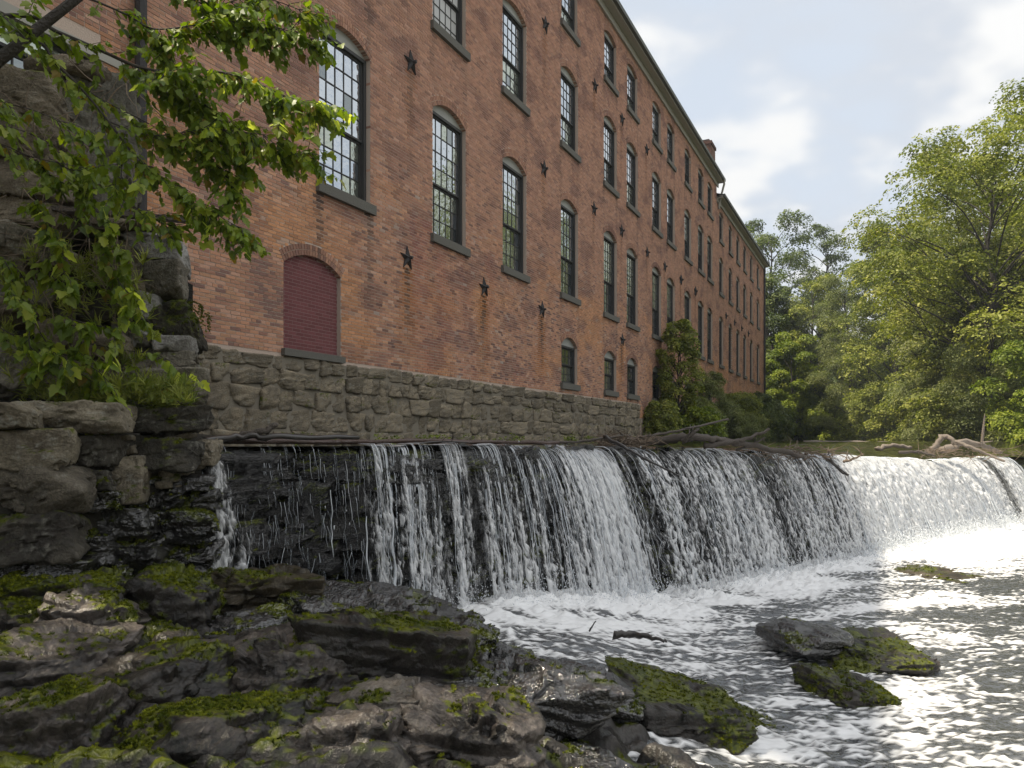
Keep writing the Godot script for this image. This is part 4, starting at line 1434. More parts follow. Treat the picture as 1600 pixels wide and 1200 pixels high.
func driftwood():
	branch("thick barkless log lying along the crest in the middle of the dam", [px(975, 694, 15.0), px(1045, 686, 14.8), px(1085, 684, 14.6), px(1125, 688, 14.8), px(1180, 698, 15.0), px(1255, 713, 15.4)], 0.10, 0.045, M.drift, 31, "log", 0, "log")
	branch("forked grey limb rising to the right from the thick log", [px(1100, 696, 14.7), px(1145, 691, 14.8), px(1172, 683, 14.9), px(1202, 671, 15.0)], 0.06, 0.025, M.drift, 32)
	branch("long thin bare pole leaning over the thick log towards the mill", [px(975, 690, 14.5), px(1010, 682, 14.7), px(1070, 671, 15.2), px(1138, 655, 16.0)], 0.035, 0.02, M.drift, 33)
	branch("slim brown branch lying flat at the left of the driftwood", [px(855, 691, 13.2), px(900, 690, 13.4), px(945, 684, 13.8), px(985, 680, 14.3)], 0.03, 0.018, M.drift, 34, "branch", 2)
	branch("dark stick sloping down over the falls from the driftwood", [px(944, 682, 13.0), px(975, 699, 12.7), px(1010, 718, 12.4), px(1062, 744, 12.0)], 0.035, 0.014, M.wet_wood, 35)
	branch("broken root stub standing on the thick log", [px(1068, 690, 14.5), px(1075, 682, 14.4), px(1092, 669, 14.4)], 0.05, 0.018, M.drift, 36, "root", 3)
	branch("short splintered limb at the right end of the thick log", [px(1150, 704, 15.0), px(1180, 692, 15.0), px(1196, 684, 15.0)], 0.03, 0.01, M.drift, 37, "branch", 2)
	branch("long straight pale pole floating on the pond before the far trees", [px(1255, 690, 33.0), px(1325, 690.5, 32.5), px(1395, 692, 32.0)], 0.05, 0.04, M.pale_drift, 38, "pole", 0, "pole")
	branch("curved pale root arching up at the right driftwood heap", [px(1450, 706, 21.5), px(1462, 698, 21.5), px(1474, 682, 21.5), px(1490, 692, 21.3), px(1496, 700, 21.2)], 0.09, 0.05, M.pale_drift, 39, "root", 0, "root")
	branch("long bare pole lying across the right driftwood heap", [px(1492, 690, 21.0), px(1520, 700, 20.7), px(1545, 711, 20.5), px(1570, 721, 20.2)], 0.05, 0.03, M.pale_drift, 40)
	branch("weathered flat trunk behind the right driftwood heap", [px(1470, 704, 22.0), px(1510, 692, 22.3), px(1545, 700, 22.4), px(1565, 708, 22.4)], 0.11, 0.06, M.pale_drift, 41, "log", 2, "log")
	branch("reddish twig heap caught on the crest right of the middle falls", [px(1318, 722, 17.0), px(1335, 716, 17.0), px(1350, 710, 17.0)], 0.035, 0.014, M.dead, 42, "branch", 6)
	branch("black root hanging over the crest between two falls", [px(1286, 712, 16.5), px(1300, 722, 16.2), px(1318, 738, 16.0), px(1326, 742, 15.9)], 0.05, 0.018, M.wet_wood, 43, "root", 4)
	branch("pale plank-like limb on the pond left of the right driftwood heap", [px(1370, 702, 22.0), px(1395, 696, 22.0), px(1425, 700, 22.0)], 0.08, 0.04, M.pale_drift, 44)
	branch("brown limb in the water at the left of the right driftwood heap", [px(1405, 707, 20.0), px(1435, 706, 20.0), px(1462, 712, 19.8)], 0.045, 0.02, M.drift, 45)
	branch("dark brown limb lying along the crest at the left under the rubble base", [px(318, 690, 8.3), px(380, 682, 8.6), px(440, 683, 8.8), px(560, 684, 9.6)], 0.045, 0.03, M.wet_wood, 46)
	branch("split board propped on the crest near the retaining wall", [px(370, 684, 8.6), px(410, 674, 8.7), px(432, 664, 8.8)], 0.05, 0.03, M.drift, 47)
	branch("long rust-brown timber along the crest of the left half of the dam", [px(330, 690, 8.5), px(520, 690, 9.5), px(700, 690, 11.0), px(872, 692, 13.0)], 0.035, 0.035, M.rust_wood, 48, "timber", 0, "timber")
	branch("black waterlogged log stranded in the foam below the falls", [px(958, 992, 8.2), px(985, 990, 8.2), px(1015, 996, 8.1), px(1042, 1003, 8.0)], 0.05, 0.012, M.wet_wood, 49, "log", 0, "log")
	branch("tiny dark twig sticking up out of the foam", [px(921, 986, 8.6), px(925, 979, 8.6), px(931, 970, 8.6)], 0.012, 0.006, M.wet_wood, 50, "twig", 0, "twig")
	branch("thin brown twig on the crest above the left falls", [px(640, 694, 10.2), px(690, 690, 10.8), px(730, 691, 11.2)], 0.014, 0.006, M.wet_wood, 51, "twig", 3, "twig")
	# tangle of fine twigs and leaves round the logs
	var b := Buf.new()
	var rng := rgen(60)
	for k in 520:
		var c := px(rng.randf_range(930, 1010), 690, 14.2) if k < 240 else (px(rng.randf_range(1180, 1290), 706, 15.6) if k < 390 else px(rng.randf_range(1440, 1580), 708, 21.0))
		var a := c + Vector3(rng.randf_range(-0.3, 0.3), rng.randf_range(-0.12, 0.12), rng.randf_range(-0.3, 0.3))
		var d := Vector3(rng.randf_range(-1, 1), rng.randf_range(-0.35, 0.35), rng.randf_range(-1, 1)).normalized() * rng.randf_range(0.15, 0.5)
		b.tube([a, a + d * 0.5 + Vector3(0, rng.randf_range(-0.03, 0.03), 0), a + d], [0.009, 0.007, 0.003], 4)
	structure(obj("twig_litter", b.mesh(), M.dead, self), "tangle of fine dead twigs caught round the driftwood on the crest", "twigs", "stuff")

# ------------------------------------------------------------------ trees and plants
func leaf_mesh(lobed: bool) -> ArrayMesh:       # one leaf, 1 long, stalk at the origin, tip towards +y
	var b := Buf.new()
	var edge := [Vector2(0, 0.02), Vector2(0.20, -0.02), Vector2(0.36, 0.14), Vector2(0.30, 0.30), Vector2(0.40, 0.46), Vector2(0.22, 0.58), Vector2(0.16, 0.80), Vector2(0, 1.0)] if lobed else [Vector2(0, 0), Vector2(0.18, 0.10), Vector2(0.30, 0.30), Vector2(0.29, 0.50), Vector2(0.18, 0.75), Vector2(0, 1.0)]
	for s in [1, -1]:
		for k in edge.size() - 1:
			var p: Vector2 = edge[k]
			var q: Vector2 = edge[k + 1]
			var mid := Vector3(0, (p.y + q.y) / 2.0, 0)
			var n := b.v.size()
			b.v.append(Vector3(0, clampf(p.y, 0, 1), -0.10 * pow(p.y, 2))); b.v.append(Vector3(p.x * s, p.y, absf(p.x) * 0.22 - 0.10 * p.y * p.y))
			b.v.append(Vector3(q.x * s, q.y, absf(q.x) * 0.22 - 0.10 * q.y * q.y)); b.v.append(Vector3(0, clampf(q.y, 0, 1), -0.10 * pow(q.y, 2)))
			for w in 4: b.c.append(Color.WHITE)
			b.tri(n, n + 1, n + 2); b.tri(n, n + 2, n + 3)
	return b.mesh(false)

func spray_mesh(seed_: int, leaves: int, len: float, wide: float, flat: float) -> ArrayMesh:    # a leafy twig end, about 1 across
	var b := Buf.new()
	var rng := rgen(seed_)
	for k in leaves:
		var r := sqrt(rng.randf()) * 0.5
		var a := rng.randf() * TAU
		var p := Vector3(cos(a) * r, rng.randf_range(-0.22, 0.16) - 0.5 * r * r, sin(a) * r)
		var out := Vector3(cos(a + rng.randf_range(-0.9, 0.9)), rng.randf_range(-0.7, 0.25), sin(a + rng.randf_range(-0.9, 0.9))).normalized()
		var up := (Vector3.UP * flat + Vector3(rng.randf_range(-1, 1), rng.randf_range(-0.3, 1), rng.randf_range(-1, 1))).normalized()
		var side := out.cross(up).normalized()
		var l := len * rng.randf_range(0.7, 1.25)
		var c := Color.WHITE * rng.randf_range(0.75, 1.2)
		b.quad(p, p + out * l * 0.5 + side * wide * l * 0.5, p + out * l, p + out * l * 0.5 - side * wide * l * 0.5, c)
	return b.mesh(false)

var sprays := []

func leaf_tint(pal: int, t: float) -> Color:
	var p: Array = [
		[Color(0.115, 0.15, 0.03), Color(0.265, 0.295, 0.052), Color(0.40, 0.40, 0.085)],     # sunlit maple
		[Color(0.06, 0.09, 0.024), Color(0.12, 0.16, 0.04), Color(0.19, 0.22, 0.055)],    # darker wood
		[Color(0.10, 0.15, 0.016), Color(0.22, 0.28, 0.026), Color(0.33, 0.37, 0.034)],       # fresh yellow-green
		[Color(0.11, 0.14, 0.05), Color(0.22, 0.25, 0.085), Color(0.32, 0.33, 0.13)],         # grey-green
		[Color(0.10, 0.16, 0.022), Color(0.20, 0.28, 0.034), Color(0.31, 0.36, 0.045)],          # thin leaves of the near tree
	][pal]
	return mixc(p[0], p[1], t * 2.0) if t < 0.5 else mixc(p[1], p[2], t * 2.0 - 1.0)

func make_tree(called: String, label: String, category: String, at: Vector3, h: float, wide: float, low: float, lobes: int, per: int, size: float, pal: int, seed_: int, group := "", open := 0.0, stems := 1):
	if sprays.is_empty():
		for k in 3: sprays.append(spray_mesh(70 + k, 16, 0.30, 0.62, 0.8))
		for k in 3: sprays.append(spray_mesh(80 + k, 22, 0.24, 0.42, 0.5))
	var rng := rgen(seed_)
	var root := thing(called, label, category, at, group)
	var wood := Buf.new()
	var r0 := 0.016 * h + 0.02
	var trunks := []
	for s in stems:
		var lean := Vector3(rng.randf_range(-1, 1), 0, rng.randf_range(-1, 1)) * (0.05 * h if stems == 1 else 0.20 * wide)
		var p := []
		for k in 9:
			var u := k / 8.0
			p.append(Vector3(0, -0.4, 0) + Vector3(0, (h * 0.86 + 0.4) * u, 0) + lean * u + Vector3(n_mid.get_noise_2d(seed_ + s * 7, u * 2.0), 0, n_mid.get_noise_2d(seed_ + 50 + s * 7, u * 2.0)) * 0.05 * h * u)
		wood.tube(p, tapered(9, r0 / sqrt(stems), r0 * 0.12), 7, Color.WHITE, 0.08, seed_)
		trunks.append(p)
	var places := []
	var tints := []
	for l in lobes:
		var u := (l + rng.randf()) / lobes
		var y := lerpf(low * h, h * 0.97, u)
		var v := (y / h - low) / (1.0 - low)
		var prof := sqrt(maxf(0.0, 1.0 - pow(2.0 * v - 0.8, 2) / 1.5)) if v < 0.98 else 0.25
		var a := l * 2.399 + rng.randf_range(-0.5, 0.5)
		var rr := wide * prof * rng.randf_range(0.45, 0.98)
		var c := Vector3(cos(a) * rr, y, sin(a) * rr)
		var tr: Array = trunks[l % stems]
		var f := clampf((y - rr * 0.7) / (h * 0.86), 0.12, 0.95) * 8.0
		var q: Vector3 = tr[int(f)].lerp(tr[mini(int(f) + 1, 8)], f - int(f))
		c += Vector3(tr[int(f)].x, 0, tr[int(f)].z) * 0.6
		var rl := wide * rng.randf_range(0.24, 0.40) * (0.75 if v > 0.85 else 1.0)
		var thick := r0 * 0.34 * (1.0 - 0.6 * u)
		var bend := Vector3(0, rr * 0.18, 0)
		wood.tube(spline([q, q.lerp(c, 0.45) + bend, c], 4), tapered(9, thick, thick * 0.25), 5)
		for w in 4:
			var d := Vector3(rng.randf_range(-1, 1), rng.randf_range(-0.3, 0.8), rng.randf_range(-1, 1)).normalized() * rl * 0.9
			wood.tube([c.lerp(q, 0.25), c + d * 0.5 + Vector3(0, 0.1 * rl, 0), c + d], [thick * 0.3, thick * 0.2, thick * 0.06], 4)
		var tone := rng.randf_range(-0.18, 0.18)
		for k in int(per * 1.12 * rng.randf_range(0.6, 1.2) * (1.0 - open * rng.randf())):
			var d := Vector3(rng.randfn(), rng.randfn() * 0.9 + 0.25, rng.randfn()).normalized()
			if d.y < -0.3 and rng.randf() < 0.6: continue
			var m := n_mid.get_noise_3dv((c + d * rl) * 0.7 + Vector3(seed_, 0, 0))
			if m < -0.18 and rng.randf() < 0.8: continue
			var pos := c + d * rl * pow(rng.randf(), 0.35) * Vector3(1, 0.72, 1) * (1.0 + 0.35 * m)
			var s := size * rng.randf_range(0.65, 1.25)
			var up := (d * 0.7 + Vector3.UP * 0.8).normalized()
			var side := up.cross(Vector3(rng.randf_range(-1, 1), 0.1, rng.randf_range(-1, 1))).normalized()
			places.append(Transform3D(Basis(side * s, up * s, side.cross(up) * s), pos))
			tints.append(leaf_tint(pal, clampf(0.45 + tone + 0.28 * rng.randfn(), 0, 1)))
	obj("trunk", wood.mesh(), M.bark, root)
	many("crown", sprays[(seed_ % 3) + (3 if pal == 3 else 0)], M.far_leaf, places, tints, root)
	return places.size()

func land(x: float, zd: float) -> Vector3:
	return Vector3(x, ground_height(x, zd), -zd)

func far_trees():
	var g := "trees of the far bank"
	var n := 0
	# the big maple at the right, with its open crown against the sky
	n += make_tree("maple_tree", "tall maple with a dark forked trunk and an open top against the sky", "tree", land(25.6, 40.0), 17.5, 6.2, 0.33, 42, 150, 0.62, 0, 11, g, 0.35)
	n += make_tree("maple_tree", "tree cut by the right edge of the photo beside the big maple", "tree", land(32.0, 42.0), 21.0, 5.2, 0.25, 34, 130, 0.62, 0, 12, g, 0.45)
	n += make_tree("broadleaf_tree", "rounded pale green tree left of the big maple", "tree", land(29.2, 47.5), 14.0, 4.6, 0.08, 34, 150, 0.62, 3, 13, g)
	n += make_tree("broadleaf_tree", "leaning tree behind the big maple with bare top twigs at its left", "tree", land(32.5, 53.0), 19.5, 5.0, 0.15, 34, 130, 0.7, 0, 14, g, 0.4)
	n += make_tree("broadleaf_tree", "middle tree of the river bend, grey-green down to the water", "tree", land(33.4, 72.5), 18.0, 4.2, 0.05, 32, 150, 0.66, 3, 15, g)
	n += make_tree("broadleaf_tree", "small yellow-green tree bright in the sun beside the far corner of the mill", "tree", land(29.6, 78.0), 11.0, 3.2, 0.03, 26, 130, 0.66, 2, 16, g)
	n += make_tree("broadleaf_tree", "light green tree between the bright small tree and the river bend", "tree", land(33.5, 81.0), 17.0, 4.0, 0.05, 30, 140, 0.7, 0, 17, g)
	n += make_tree("tall_tree", "tall dark tree rising behind the far end of the mill, its crown split in two", "tree", land(31.5, 92.0), 27.0, 6.6, 0.22, 34, 120, 0.9, 1, 18, g, 0.45)
	n += make_tree("tall_tree", "slender tall tree with a bare lower stem right of the split dark one", "tree", land(39.0, 95.0), 26.5, 4.0, 0.35, 34, 60, 0.85, 1, 19, g, 0.55)
	n += make_tree("tall_tree", "dark bushy tree filling the gap under the slender tall tree", "tree", land(37.0, 88.0), 15.5, 5.0, 0.08, 30, 120, 0.85, 1, 20, g)
	n += make_tree("tall_tree", "dark tree just past the far corner of the mill", "tree", land(29.0, 84.0), 17.0, 3.6, 0.06, 28, 120, 0.85, 1, 21, g)
	n += make_tree("broadleaf_tree", "dark tree at the back of the bend left of the leaning tree", "tree", land(41.0, 80.0), 23.0, 5.0, 0.12, 34, 120, 0.8, 1, 22, g)
	n += make_tree("broadleaf_tree", "deep green tree between the river bend and the rounded pale tree", "tree", land(34.2, 66.0), 19.0, 5.2, 0.08, 34, 120, 0.8, 0, 23, g)
	n += make_tree("broadleaf_tree", "dense shaded tree behind the trunk of the big maple", "tree", land(33.0, 48.0), 12.5, 4.8, 0.05, 34, 130, 0.7, 1, 24, g)
	n += make_tree("broadleaf_tree", "back tree at the right edge behind the maple cut by the frame", "tree", land(39.0, 52.0), 16.0, 5.6, 0.08, 32, 120, 0.8, 0, 25, g)
	n += make_tree("broadleaf_tree", "farthest tree on the rise behind the bend", "tree", land(48.0, 82.0), 18.0, 7.0, 0.08, 32, 110, 1.0, 1, 26, g)
	n += make_tree("young_tree", "young pale tree at the water in front of the big maple", "tree", land(24.8, 38.0), 6.2, 2.6, 0.03, 24, 120, 0.5, 3, 27, g)
	n += make_tree("bush", "bright yellow-green bush at the right edge above the driftwood heap", "bush", land(23.6, 33.0), 5.0, 2.2, 0.02, 22, 130, 0.42, 2, 28, "bushes along the far bank", 0.0, 3)
	n += make_tree("bush", "grey-green bush hanging over the water left of the right driftwood heap", "bush", land(26.0, 43.0), 4.6, 2.6, 0.0, 22, 130, 0.5, 3, 29, "bushes along the far bank", 0.0, 3)
	n += make_tree("bush", "spreading bush at the water in the middle of the river bend", "bush", land(28.8, 50.5), 5.0, 3.0, 0.0, 24, 130, 0.55, 0, 30, "bushes along the far bank", 0.0, 3)
	n += make_tree("bush", "dark low bush under the light green tree of the bend", "bush", land(34.0, 80.0), 4.2, 2.6, 0.0, 20, 120, 0.55, 1, 31, "bushes along the far bank", 0.2, 3)
	n += make_tree("bush", "sunlit bush at the water under the bright small tree", "bush", land(30.5, 77.8), 4.5, 2.2, 0.0, 20, 120, 0.5, 2, 32, "bushes along the far bank", 0.0, 3)
	n += make_tree("bush", "broad mid-green bush hanging over the water below the big maple", "bush", land(25.4, 39.5), 4.4, 3.0, 0.0, 26, 130, 0.5, 0, 51, "bushes along the far bank", 0.0, 3)
	n += make_tree("bush", "pale bush between the spreading bush and the young pale tree", "bush", land(27.4, 46.0), 5.2, 3.0, 0.0, 24, 130, 0.55, 3, 52, "bushes along the far bank", 0.0, 3)
	n += make_tree("bush", "leafy bush leaning over the water below the middle tree of the bend", "bush", land(31.2, 62.0), 5.5, 3.4, 0.0, 26, 130, 0.6, 0, 53, "bushes along the far bank", 0.0, 3)
	n += make_tree("bush", "yellow-green bush at the far end of the pond", "bush", land(33.0, 76.5), 5.0, 3.4, 0.0, 24, 130, 0.6, 2, 54, "bushes along the far bank", 0.0, 3)
	n += make_tree("broadleaf_tree", "mid-green tree filling the bank between the big maple and the rounded pale tree", "tree", land(28.0, 43.0), 11.0, 4.2, 0.03, 34, 140, 0.62, 0, 55, g)
	n += make_tree("bush", "bush on the far bank beyond the right end of the dam", "bush", land(23.6, 26.0), 4.2, 2.6, 0.0, 24, 120, 0.5, 0, 56, "bushes along the far bank", 0.0, 3)
	# the bank at the foot of the mill
	var s := [[36.4, 1.0, 5.4, 1.05, 0, 33, "tall bush with reddish leaf tips growing against the mill wall"], [34.0, 0.8, 1.9, 0.8, 0, 34, "low green bush at the end of the rubble base"], [38.0, 1.5, 2.0, 1.2, 3, 35, "low grey-green bush right of the tall bush"],
		[41.5, 1.5, 3.9, 1.1, 3, 36, "thin open sapling before the lowest mill windows"], [44.5, 1.7, 2.3, 1.3, 3, 37, "grey-green shrub under the step in the mill roof"], [49.0, 1.8, 3.0, 1.6, 0, 38, "yellowish shrub along the far half of the mill"],
		[55.0, 1.8, 3.4, 1.8, 1, 39, "tall dark shrub before the far half of the mill"], [61.5, 2.0, 3.2, 2.0, 1, 40, "last shrub at the far corner of the mill"], [36.0, 2.2, 1.6, 1.0, 2, 41, "small green weed bush at the water below the tall bush"], [46.5, 2.6, 1.6, 1.3, 3, 42, "low water-side shrub behind the thick log"]]
	for q in s:
		var p: Vector3 = face_origin + Vector3(SIN_T, 0, -COS_T) * q[0] + Vector3(COS_T, 0, SIN_T) * q[1]
		p.y = maxf(ground_height(p.x, -p.z), 2.5)
		n += make_tree("shrub", q[6], "shrub", p, q[2], q[3], 0.05 if q[2] < 5.0 else 0.2, 40, 62, 0.4, q[4], q[5], "shrubs at the foot of the mill", 0.5 if q[5] == 36 or q[5] == 33 else 0.15, 3)
	print("sprays ", n)

func far_wood():
	var rng := rgen(99)
	var places := []
	var tints := []
	for k in 7000:
		var x := rng.randf_range(20.0, 150.0)
		var zd := rng.randf_range(98.0, 170.0)
		if k % 3 == 0:
			x = rng.randf_range(56.0, 110.0)
			zd = rng.randf_range(30.0, 130.0)
		var p := land(x, zd)
		var s := rng.randf_range(1.6, 3.2)
		p.y += rng.randf_range(0.0, 9.0) * (0.6 + 0.5 * n_mid.get_noise_2d(x * 0.15, zd * 0.15))
		places.append(Transform3D(Basis.from_euler(Vector3(rng.randf_range(-0.5, 0.5), rng.randf() * TAU, rng.randf_range(-0.5, 0.5))) * Basis.from_scale(Vector3(s, s, s)), p))
		tints.append(leaf_tint(1, rng.randf()))
	structure(many("forest", sprays[2], M.far_leaf, places, tints), "dark wooded slope behind the trees of the far bank", "forest", "stuff")

func bank_plants():
	# ground cover nobody could count, along both banks of the pond
	var rng := rgen(88)
	var places := []
	var tints := []
	for k in 11000:
		var p: Vector3
		if k < 1500:
			var s := rng.randf_range(33.3, 72.0)
			p = face_origin + Vector3(SIN_T, 0, -COS_T) * s + Vector3(COS_T, 0, SIN_T) * rng.randf_range(0.2, 3.2)
		else:
			var zd := rng.randf_range(2.0, 92.0)
			p = Vector3(21.5 + maxf(0.0, zd - 33.0) * 0.33 + absf(rng.randfn(0, 5.0)), 0, -zd)
			if k % 6 == 0: p = Vector3(rng.randf_range(26.0, 44.0), 0, -rng.randf_range(76.0, 92.0))
		p.y = ground_height(p.x, -p.z)
		if p.y < (POND - 0.05 if p.z < -28.0 else 0.1): continue
		var z := rng.randf_range(0.3, 0.8)
		places.append(Transform3D(Basis.from_euler(Vector3(rng.randf_range(-0.3, 0.3), rng.randf() * TAU, rng.randf_range(-0.3, 0.3))) * Basis.from_scale(Vector3(z, z * 1.2, z)), p + Vector3(0, 0.15, 0)))
		tints.append(leaf_tint(1 if k < 1500 else (rng.randi() % 3), rng.randf()))
	var o := many("undergrowth", sprays[1], M.far_leaf, places, tints)
	structure(o, "low weeds and seedlings covering the banks of the pond", "undergrowth", "stuff")
	# weeds rooted along the foot of the rubble base
	places = []
	tints = []
	for k in 240:
		var s := rng.randf_range(9.0, 33.0)
		if n_mid.get_noise_2d(s * 0.6, 44.0) < 0.0: continue
		var p := face_origin + Vector3(SIN_T, 0, -COS_T) * s + Vector3(COS_T, 0, SIN_T) * rng.randf_range(0.2, 0.34)
		p.y = 2.56 + rng.randf_range(0.0, 0.22)
		var z := rng.randf_range(0.12, 0.3)
		places.append(Transform3D(Basis.from_euler(Vector3(rng.randf_range(-0.4, 0.4), rng.randf() * TAU, 0)) * Basis.from_scale(Vector3(z, z, z)), p))
		tints.append(leaf_tint(2, rng.randf() * 0.8))
	structure(many("weeds", sprays[2], M.far_leaf, places, tints), "yellow-green weeds sprouting along the foot of the rubble base", "weeds", "stuff")

var leaf_spots := []

func twig_with_leaves(b: Buf, at: Vector3, dir: Vector3, length: float, size: float, rng: RandomNumberGenerator, pal: int, droop := 0.35):
	var n := int(length / 0.045) + 2
	var pts := []
	var p := at
	var d := dir.normalized()
	for k in n:
		pts.append(p)
		d = (d + Vector3(rng.randf_range(-0.2, 0.2), rng.randf_range(-0.2, 0.2) - droop * 0.12, rng.randf_range(-0.2, 0.2))).normalized()
		p += d * length / n
	b.tube(pts, tapered(n, 0.0035, 0.0012), 4)
	for k in range(1, n):
		for s in ([1, -1] if rng.randf() < 0.5 else [1 if k % 2 else -1]):
			var along: Vector3 = (pts[k] - pts[k - 1]).normalized()
			var side: Vector3 = along.cross(Vector3.UP).normalized() * s
			var out: Vector3 = (side * rng.randf_range(0.6, 1.2) + along * 0.6 + Vector3(rng.randf_range(-0.4, 0.4), -rng.randf_range(0.3, 1.3), rng.randf_range(-0.4, 0.4))).normalized()
			var up := (Vector3.UP + Vector3(rng.randf_range(-0.8, 0.8), 0, rng.randf_range(-0.8, 0.8))).normalized()
			var x: Vector3 = out.cross(up).normalized()
			var z := size * rng.randf_range(0.42, 1.3)
			var t := Transform3D(Basis(x * z * 1.05, out * z, x.cross(out) * z), pts[k] + out * 0.015)
			var tint := leaf_tint(pal, clampf(0.42 + 0.26 * rng.randfn(), 0, 1))
			if rng.randf() < 0.035: tint = Color(0.28, 0.20, 0.04)
			leaf_spots.append([t, tint])

func commit_leaves(root: Node3D, singles: int, lobed: bool):
	# the largest leaves one by one, the rest as one mass
	var m := leaf_mesh(lobed)
	leaf_spots.sort_custom(func(p, q): return p[0].basis.y.length() / p[0].origin.distance_to(Vector3(0, EYE, 0)) > q[0].basis.y.length() / q[0].origin.distance_to(Vector3(0, EYE, 0)))
	var shades := []
	for k in 9:
		var s: StandardMaterial3D = M.leaf.duplicate()
		s.vertex_color_use_as_albedo = false
		s.albedo_color = leaf_tint(0 if k < 5 else 2, 0.1 + 0.8 * (k % 5) / 5.0).linear_to_srgb()
		shades.append(s)
	var places := []
	var tints := []
	var done := 0
	for q in leaf_spots:
		var v: Vector3 = q[0].origin
		var sx := v.x / -v.z * FOCAL + 800.0
		var sy := HORIZON - (v.y - EYE) / -v.z * FOCAL
		if done < singles and v.z < -1.0 and sx > 0 and sx < 1600 and sy > 0 and sy < 1200:
			var o := obj("leaf", m, shades[int(q[1].g * 4000) % 9], root)
			o.transform = q[0]
			done += 1
		else:
			places.append(q[0]); tints.append(q[1])
	many("foliage", m, M.leaf, places, tints, root)
	print("leaves ", done, " + ", places.size())
	leaf_spots = []

func near_tree():
	var rng := rgen(4040)
	var root := thing("overhanging_tree", "tree at the left whose leafy branches hang across the mill wall", "tree")
	var wood := Buf.new()
	var thin := Buf.new()
	# trunk and limbs outside the frame at the left
	var base := Vector3(-7.4, 2.6, -4.6)
	wood.tube(spline([base, base + Vector3(0.2, 2.5, 0.1), base + Vector3(0.7, 5.0, 0.1), base + Vector3(1.0, 8.0, 0.3)], 5), tapered(16, 0.20, 0.07), 9, Color.WHITE, 0.08, 5)
	var main := [
		[[px(-330, 260, 4.9), px(-60, 130, 5.0), px(10, 85, 5.0), px(60, 45, 5.05), px(130, -10, 5.1), px(230, -90, 5.3)], 0.05, 0.026],
		[[px(-250, 60, 5.0), px(20, 24, 5.2), px(90, 50, 5.25), px(160, 80, 5.3), px(215, 104, 5.35), px(270, 113, 5.4), px(340, 112, 5.45), px(400, 130, 5.5), px(450, 152, 5.55), px(497, 166, 5.6)], 0.017, 0.003],
		[[px(-200, 40, 5.1), px(40, 60, 5.2), px(85, 98, 5.2), px(130, 142, 5.25), px(170, 190, 5.3), px(205, 236, 5.3), px(260, 282, 5.4), px(330, 330, 5.5), px(385, 362, 5.6)], 0.012, 0.002],
		[[px(90, -20, 5.5), px(150, 2, 5.6), px(200, 24, 5.6), px(240, 45, 5.65), px(300, 40, 5.7), px(352, 32, 5.75), px(420, 44, 5.8)], 0.010, 0.002],
		[[px(250, -60, 5.7), px(330, -4, 5.8), px(370, 26, 5.8), px(430, 42, 5.85), px(492, 62, 5.9)], 0.010, 0.002],
		[[px(215, 104, 5.35), px(260, 128, 5.5), px(300, 150, 5.55), px(350, 186, 5.6), px(420, 226, 5.65), px(488, 240, 5.7)], 0.008, 0.002],
		[[px(240, 45, 5.65), px(262, 86, 5.7), px(300, 150, 5.7), px(330, 200, 5.7), px(372, 250, 5.75)], 0.006, 0.002],
		[[px(230, -60, 5.9), px(320, 8, 5.95), px(400, -6, 6.0), px(490, 24, 6.0)], 0.009, 0.002],
		[[px(170, 190, 5.3), px(240, 212, 5.4), px(330, 202, 5.45), px(440, 214, 5.5)], 0.006, 0.002],
		[[px(85, 98, 5.2), px(150, 150, 5.4), px(230, 192, 5.5), px(330, 252, 5.6), px(372, 300, 5.6)], 0.006, 0.002],
		[[px(-80, 20, 4.9), px(-20, 10, 4.9), px(20, 40, 4.9), px(40, 60, 4.9)], 0.006, 0.002],
		[[px(-80, 150, 5.4), px(0, 160, 5.5), px(60, 175, 5.6), px(110, 200, 5.6)], 0.006, 0.002],
		[[px(-80, 210, 5.4), px(0, 225, 5.5), px(50, 245, 5.6), px(130, 262, 5.6)], 0.006, 0.002],
		[[px(205, 236, 5.3), px(180, 280, 5.4), px(200, 320, 5.4), px(265, 352, 5.5)], 0.005, 0.002],
	]
	for k in main.size():
		var q: Array = main[k]
		var p := spline(q[0], 6)
		(wood if k == 0 else thin).tube(p, tapered(p.size(), q[1], q[2]), 7)
		if k == 0: continue
		var i := 3
		while i < p.size():
			var v: Vector3 = p[i]
			var sx := v.x / -v.z * FOCAL + 800.0
			var chance := 1.0 if sx > 175 else 0.5
			for w in (3 if sx > 200 else 2):
				if rng.randf() > chance: continue
				var along: Vector3 = (p[i] - p[i - 1]).normalized()
				var d := (along * 0.5 + Vector3(rng.randf_range(-0.5, 0.5), rng.randf_range(-1.0, 0.35), rng.randf_range(-0.9, 0.9))).normalized()
				twig_with_leaves(thin, v, d, rng.randf_range(0.12, 0.36), 0.072, rng, 4 if rng.randf() < 0.8 else 2)
			i += 1 if sx > 220 else 2
	obj("trunk", wood.mesh(), M.bark, root)
	obj("branch", thin.mesh(), M.twig, root)
	commit_leaves(root, 230, true)
	# the crown above the frame, which dapples the rocks
	var places := []
	var tints := []
	for l in 17:
		var c := Vector3(-6.0, 8.6, -4.6) + Vector3(rng.randfn(0, 1.9), rng.randfn(0, 1.1), rng.randfn(0, 2.0))
		if c.y < 6.9: c.y = 6.9 + rng.randf()
		for k in 34:
			var p := c + Vector3(rng.randfn(), rng.randfn() * 0.7, rng.randfn()) * 0.5
			var s := rng.randf_range(0.35, 0.6)
			places.append(Transform3D(Basis.from_euler(Vector3(rng.randf_range(-0.5, 0.5), rng.randf() * TAU, rng.randf_range(-0.5, 0.5))) * Basis.from_scale(Vector3.ONE * s), p))
			tints.append(leaf_tint(0, rng.randf()))
	many("crown", sprays[0], M.far_leaf, places, tints, root)

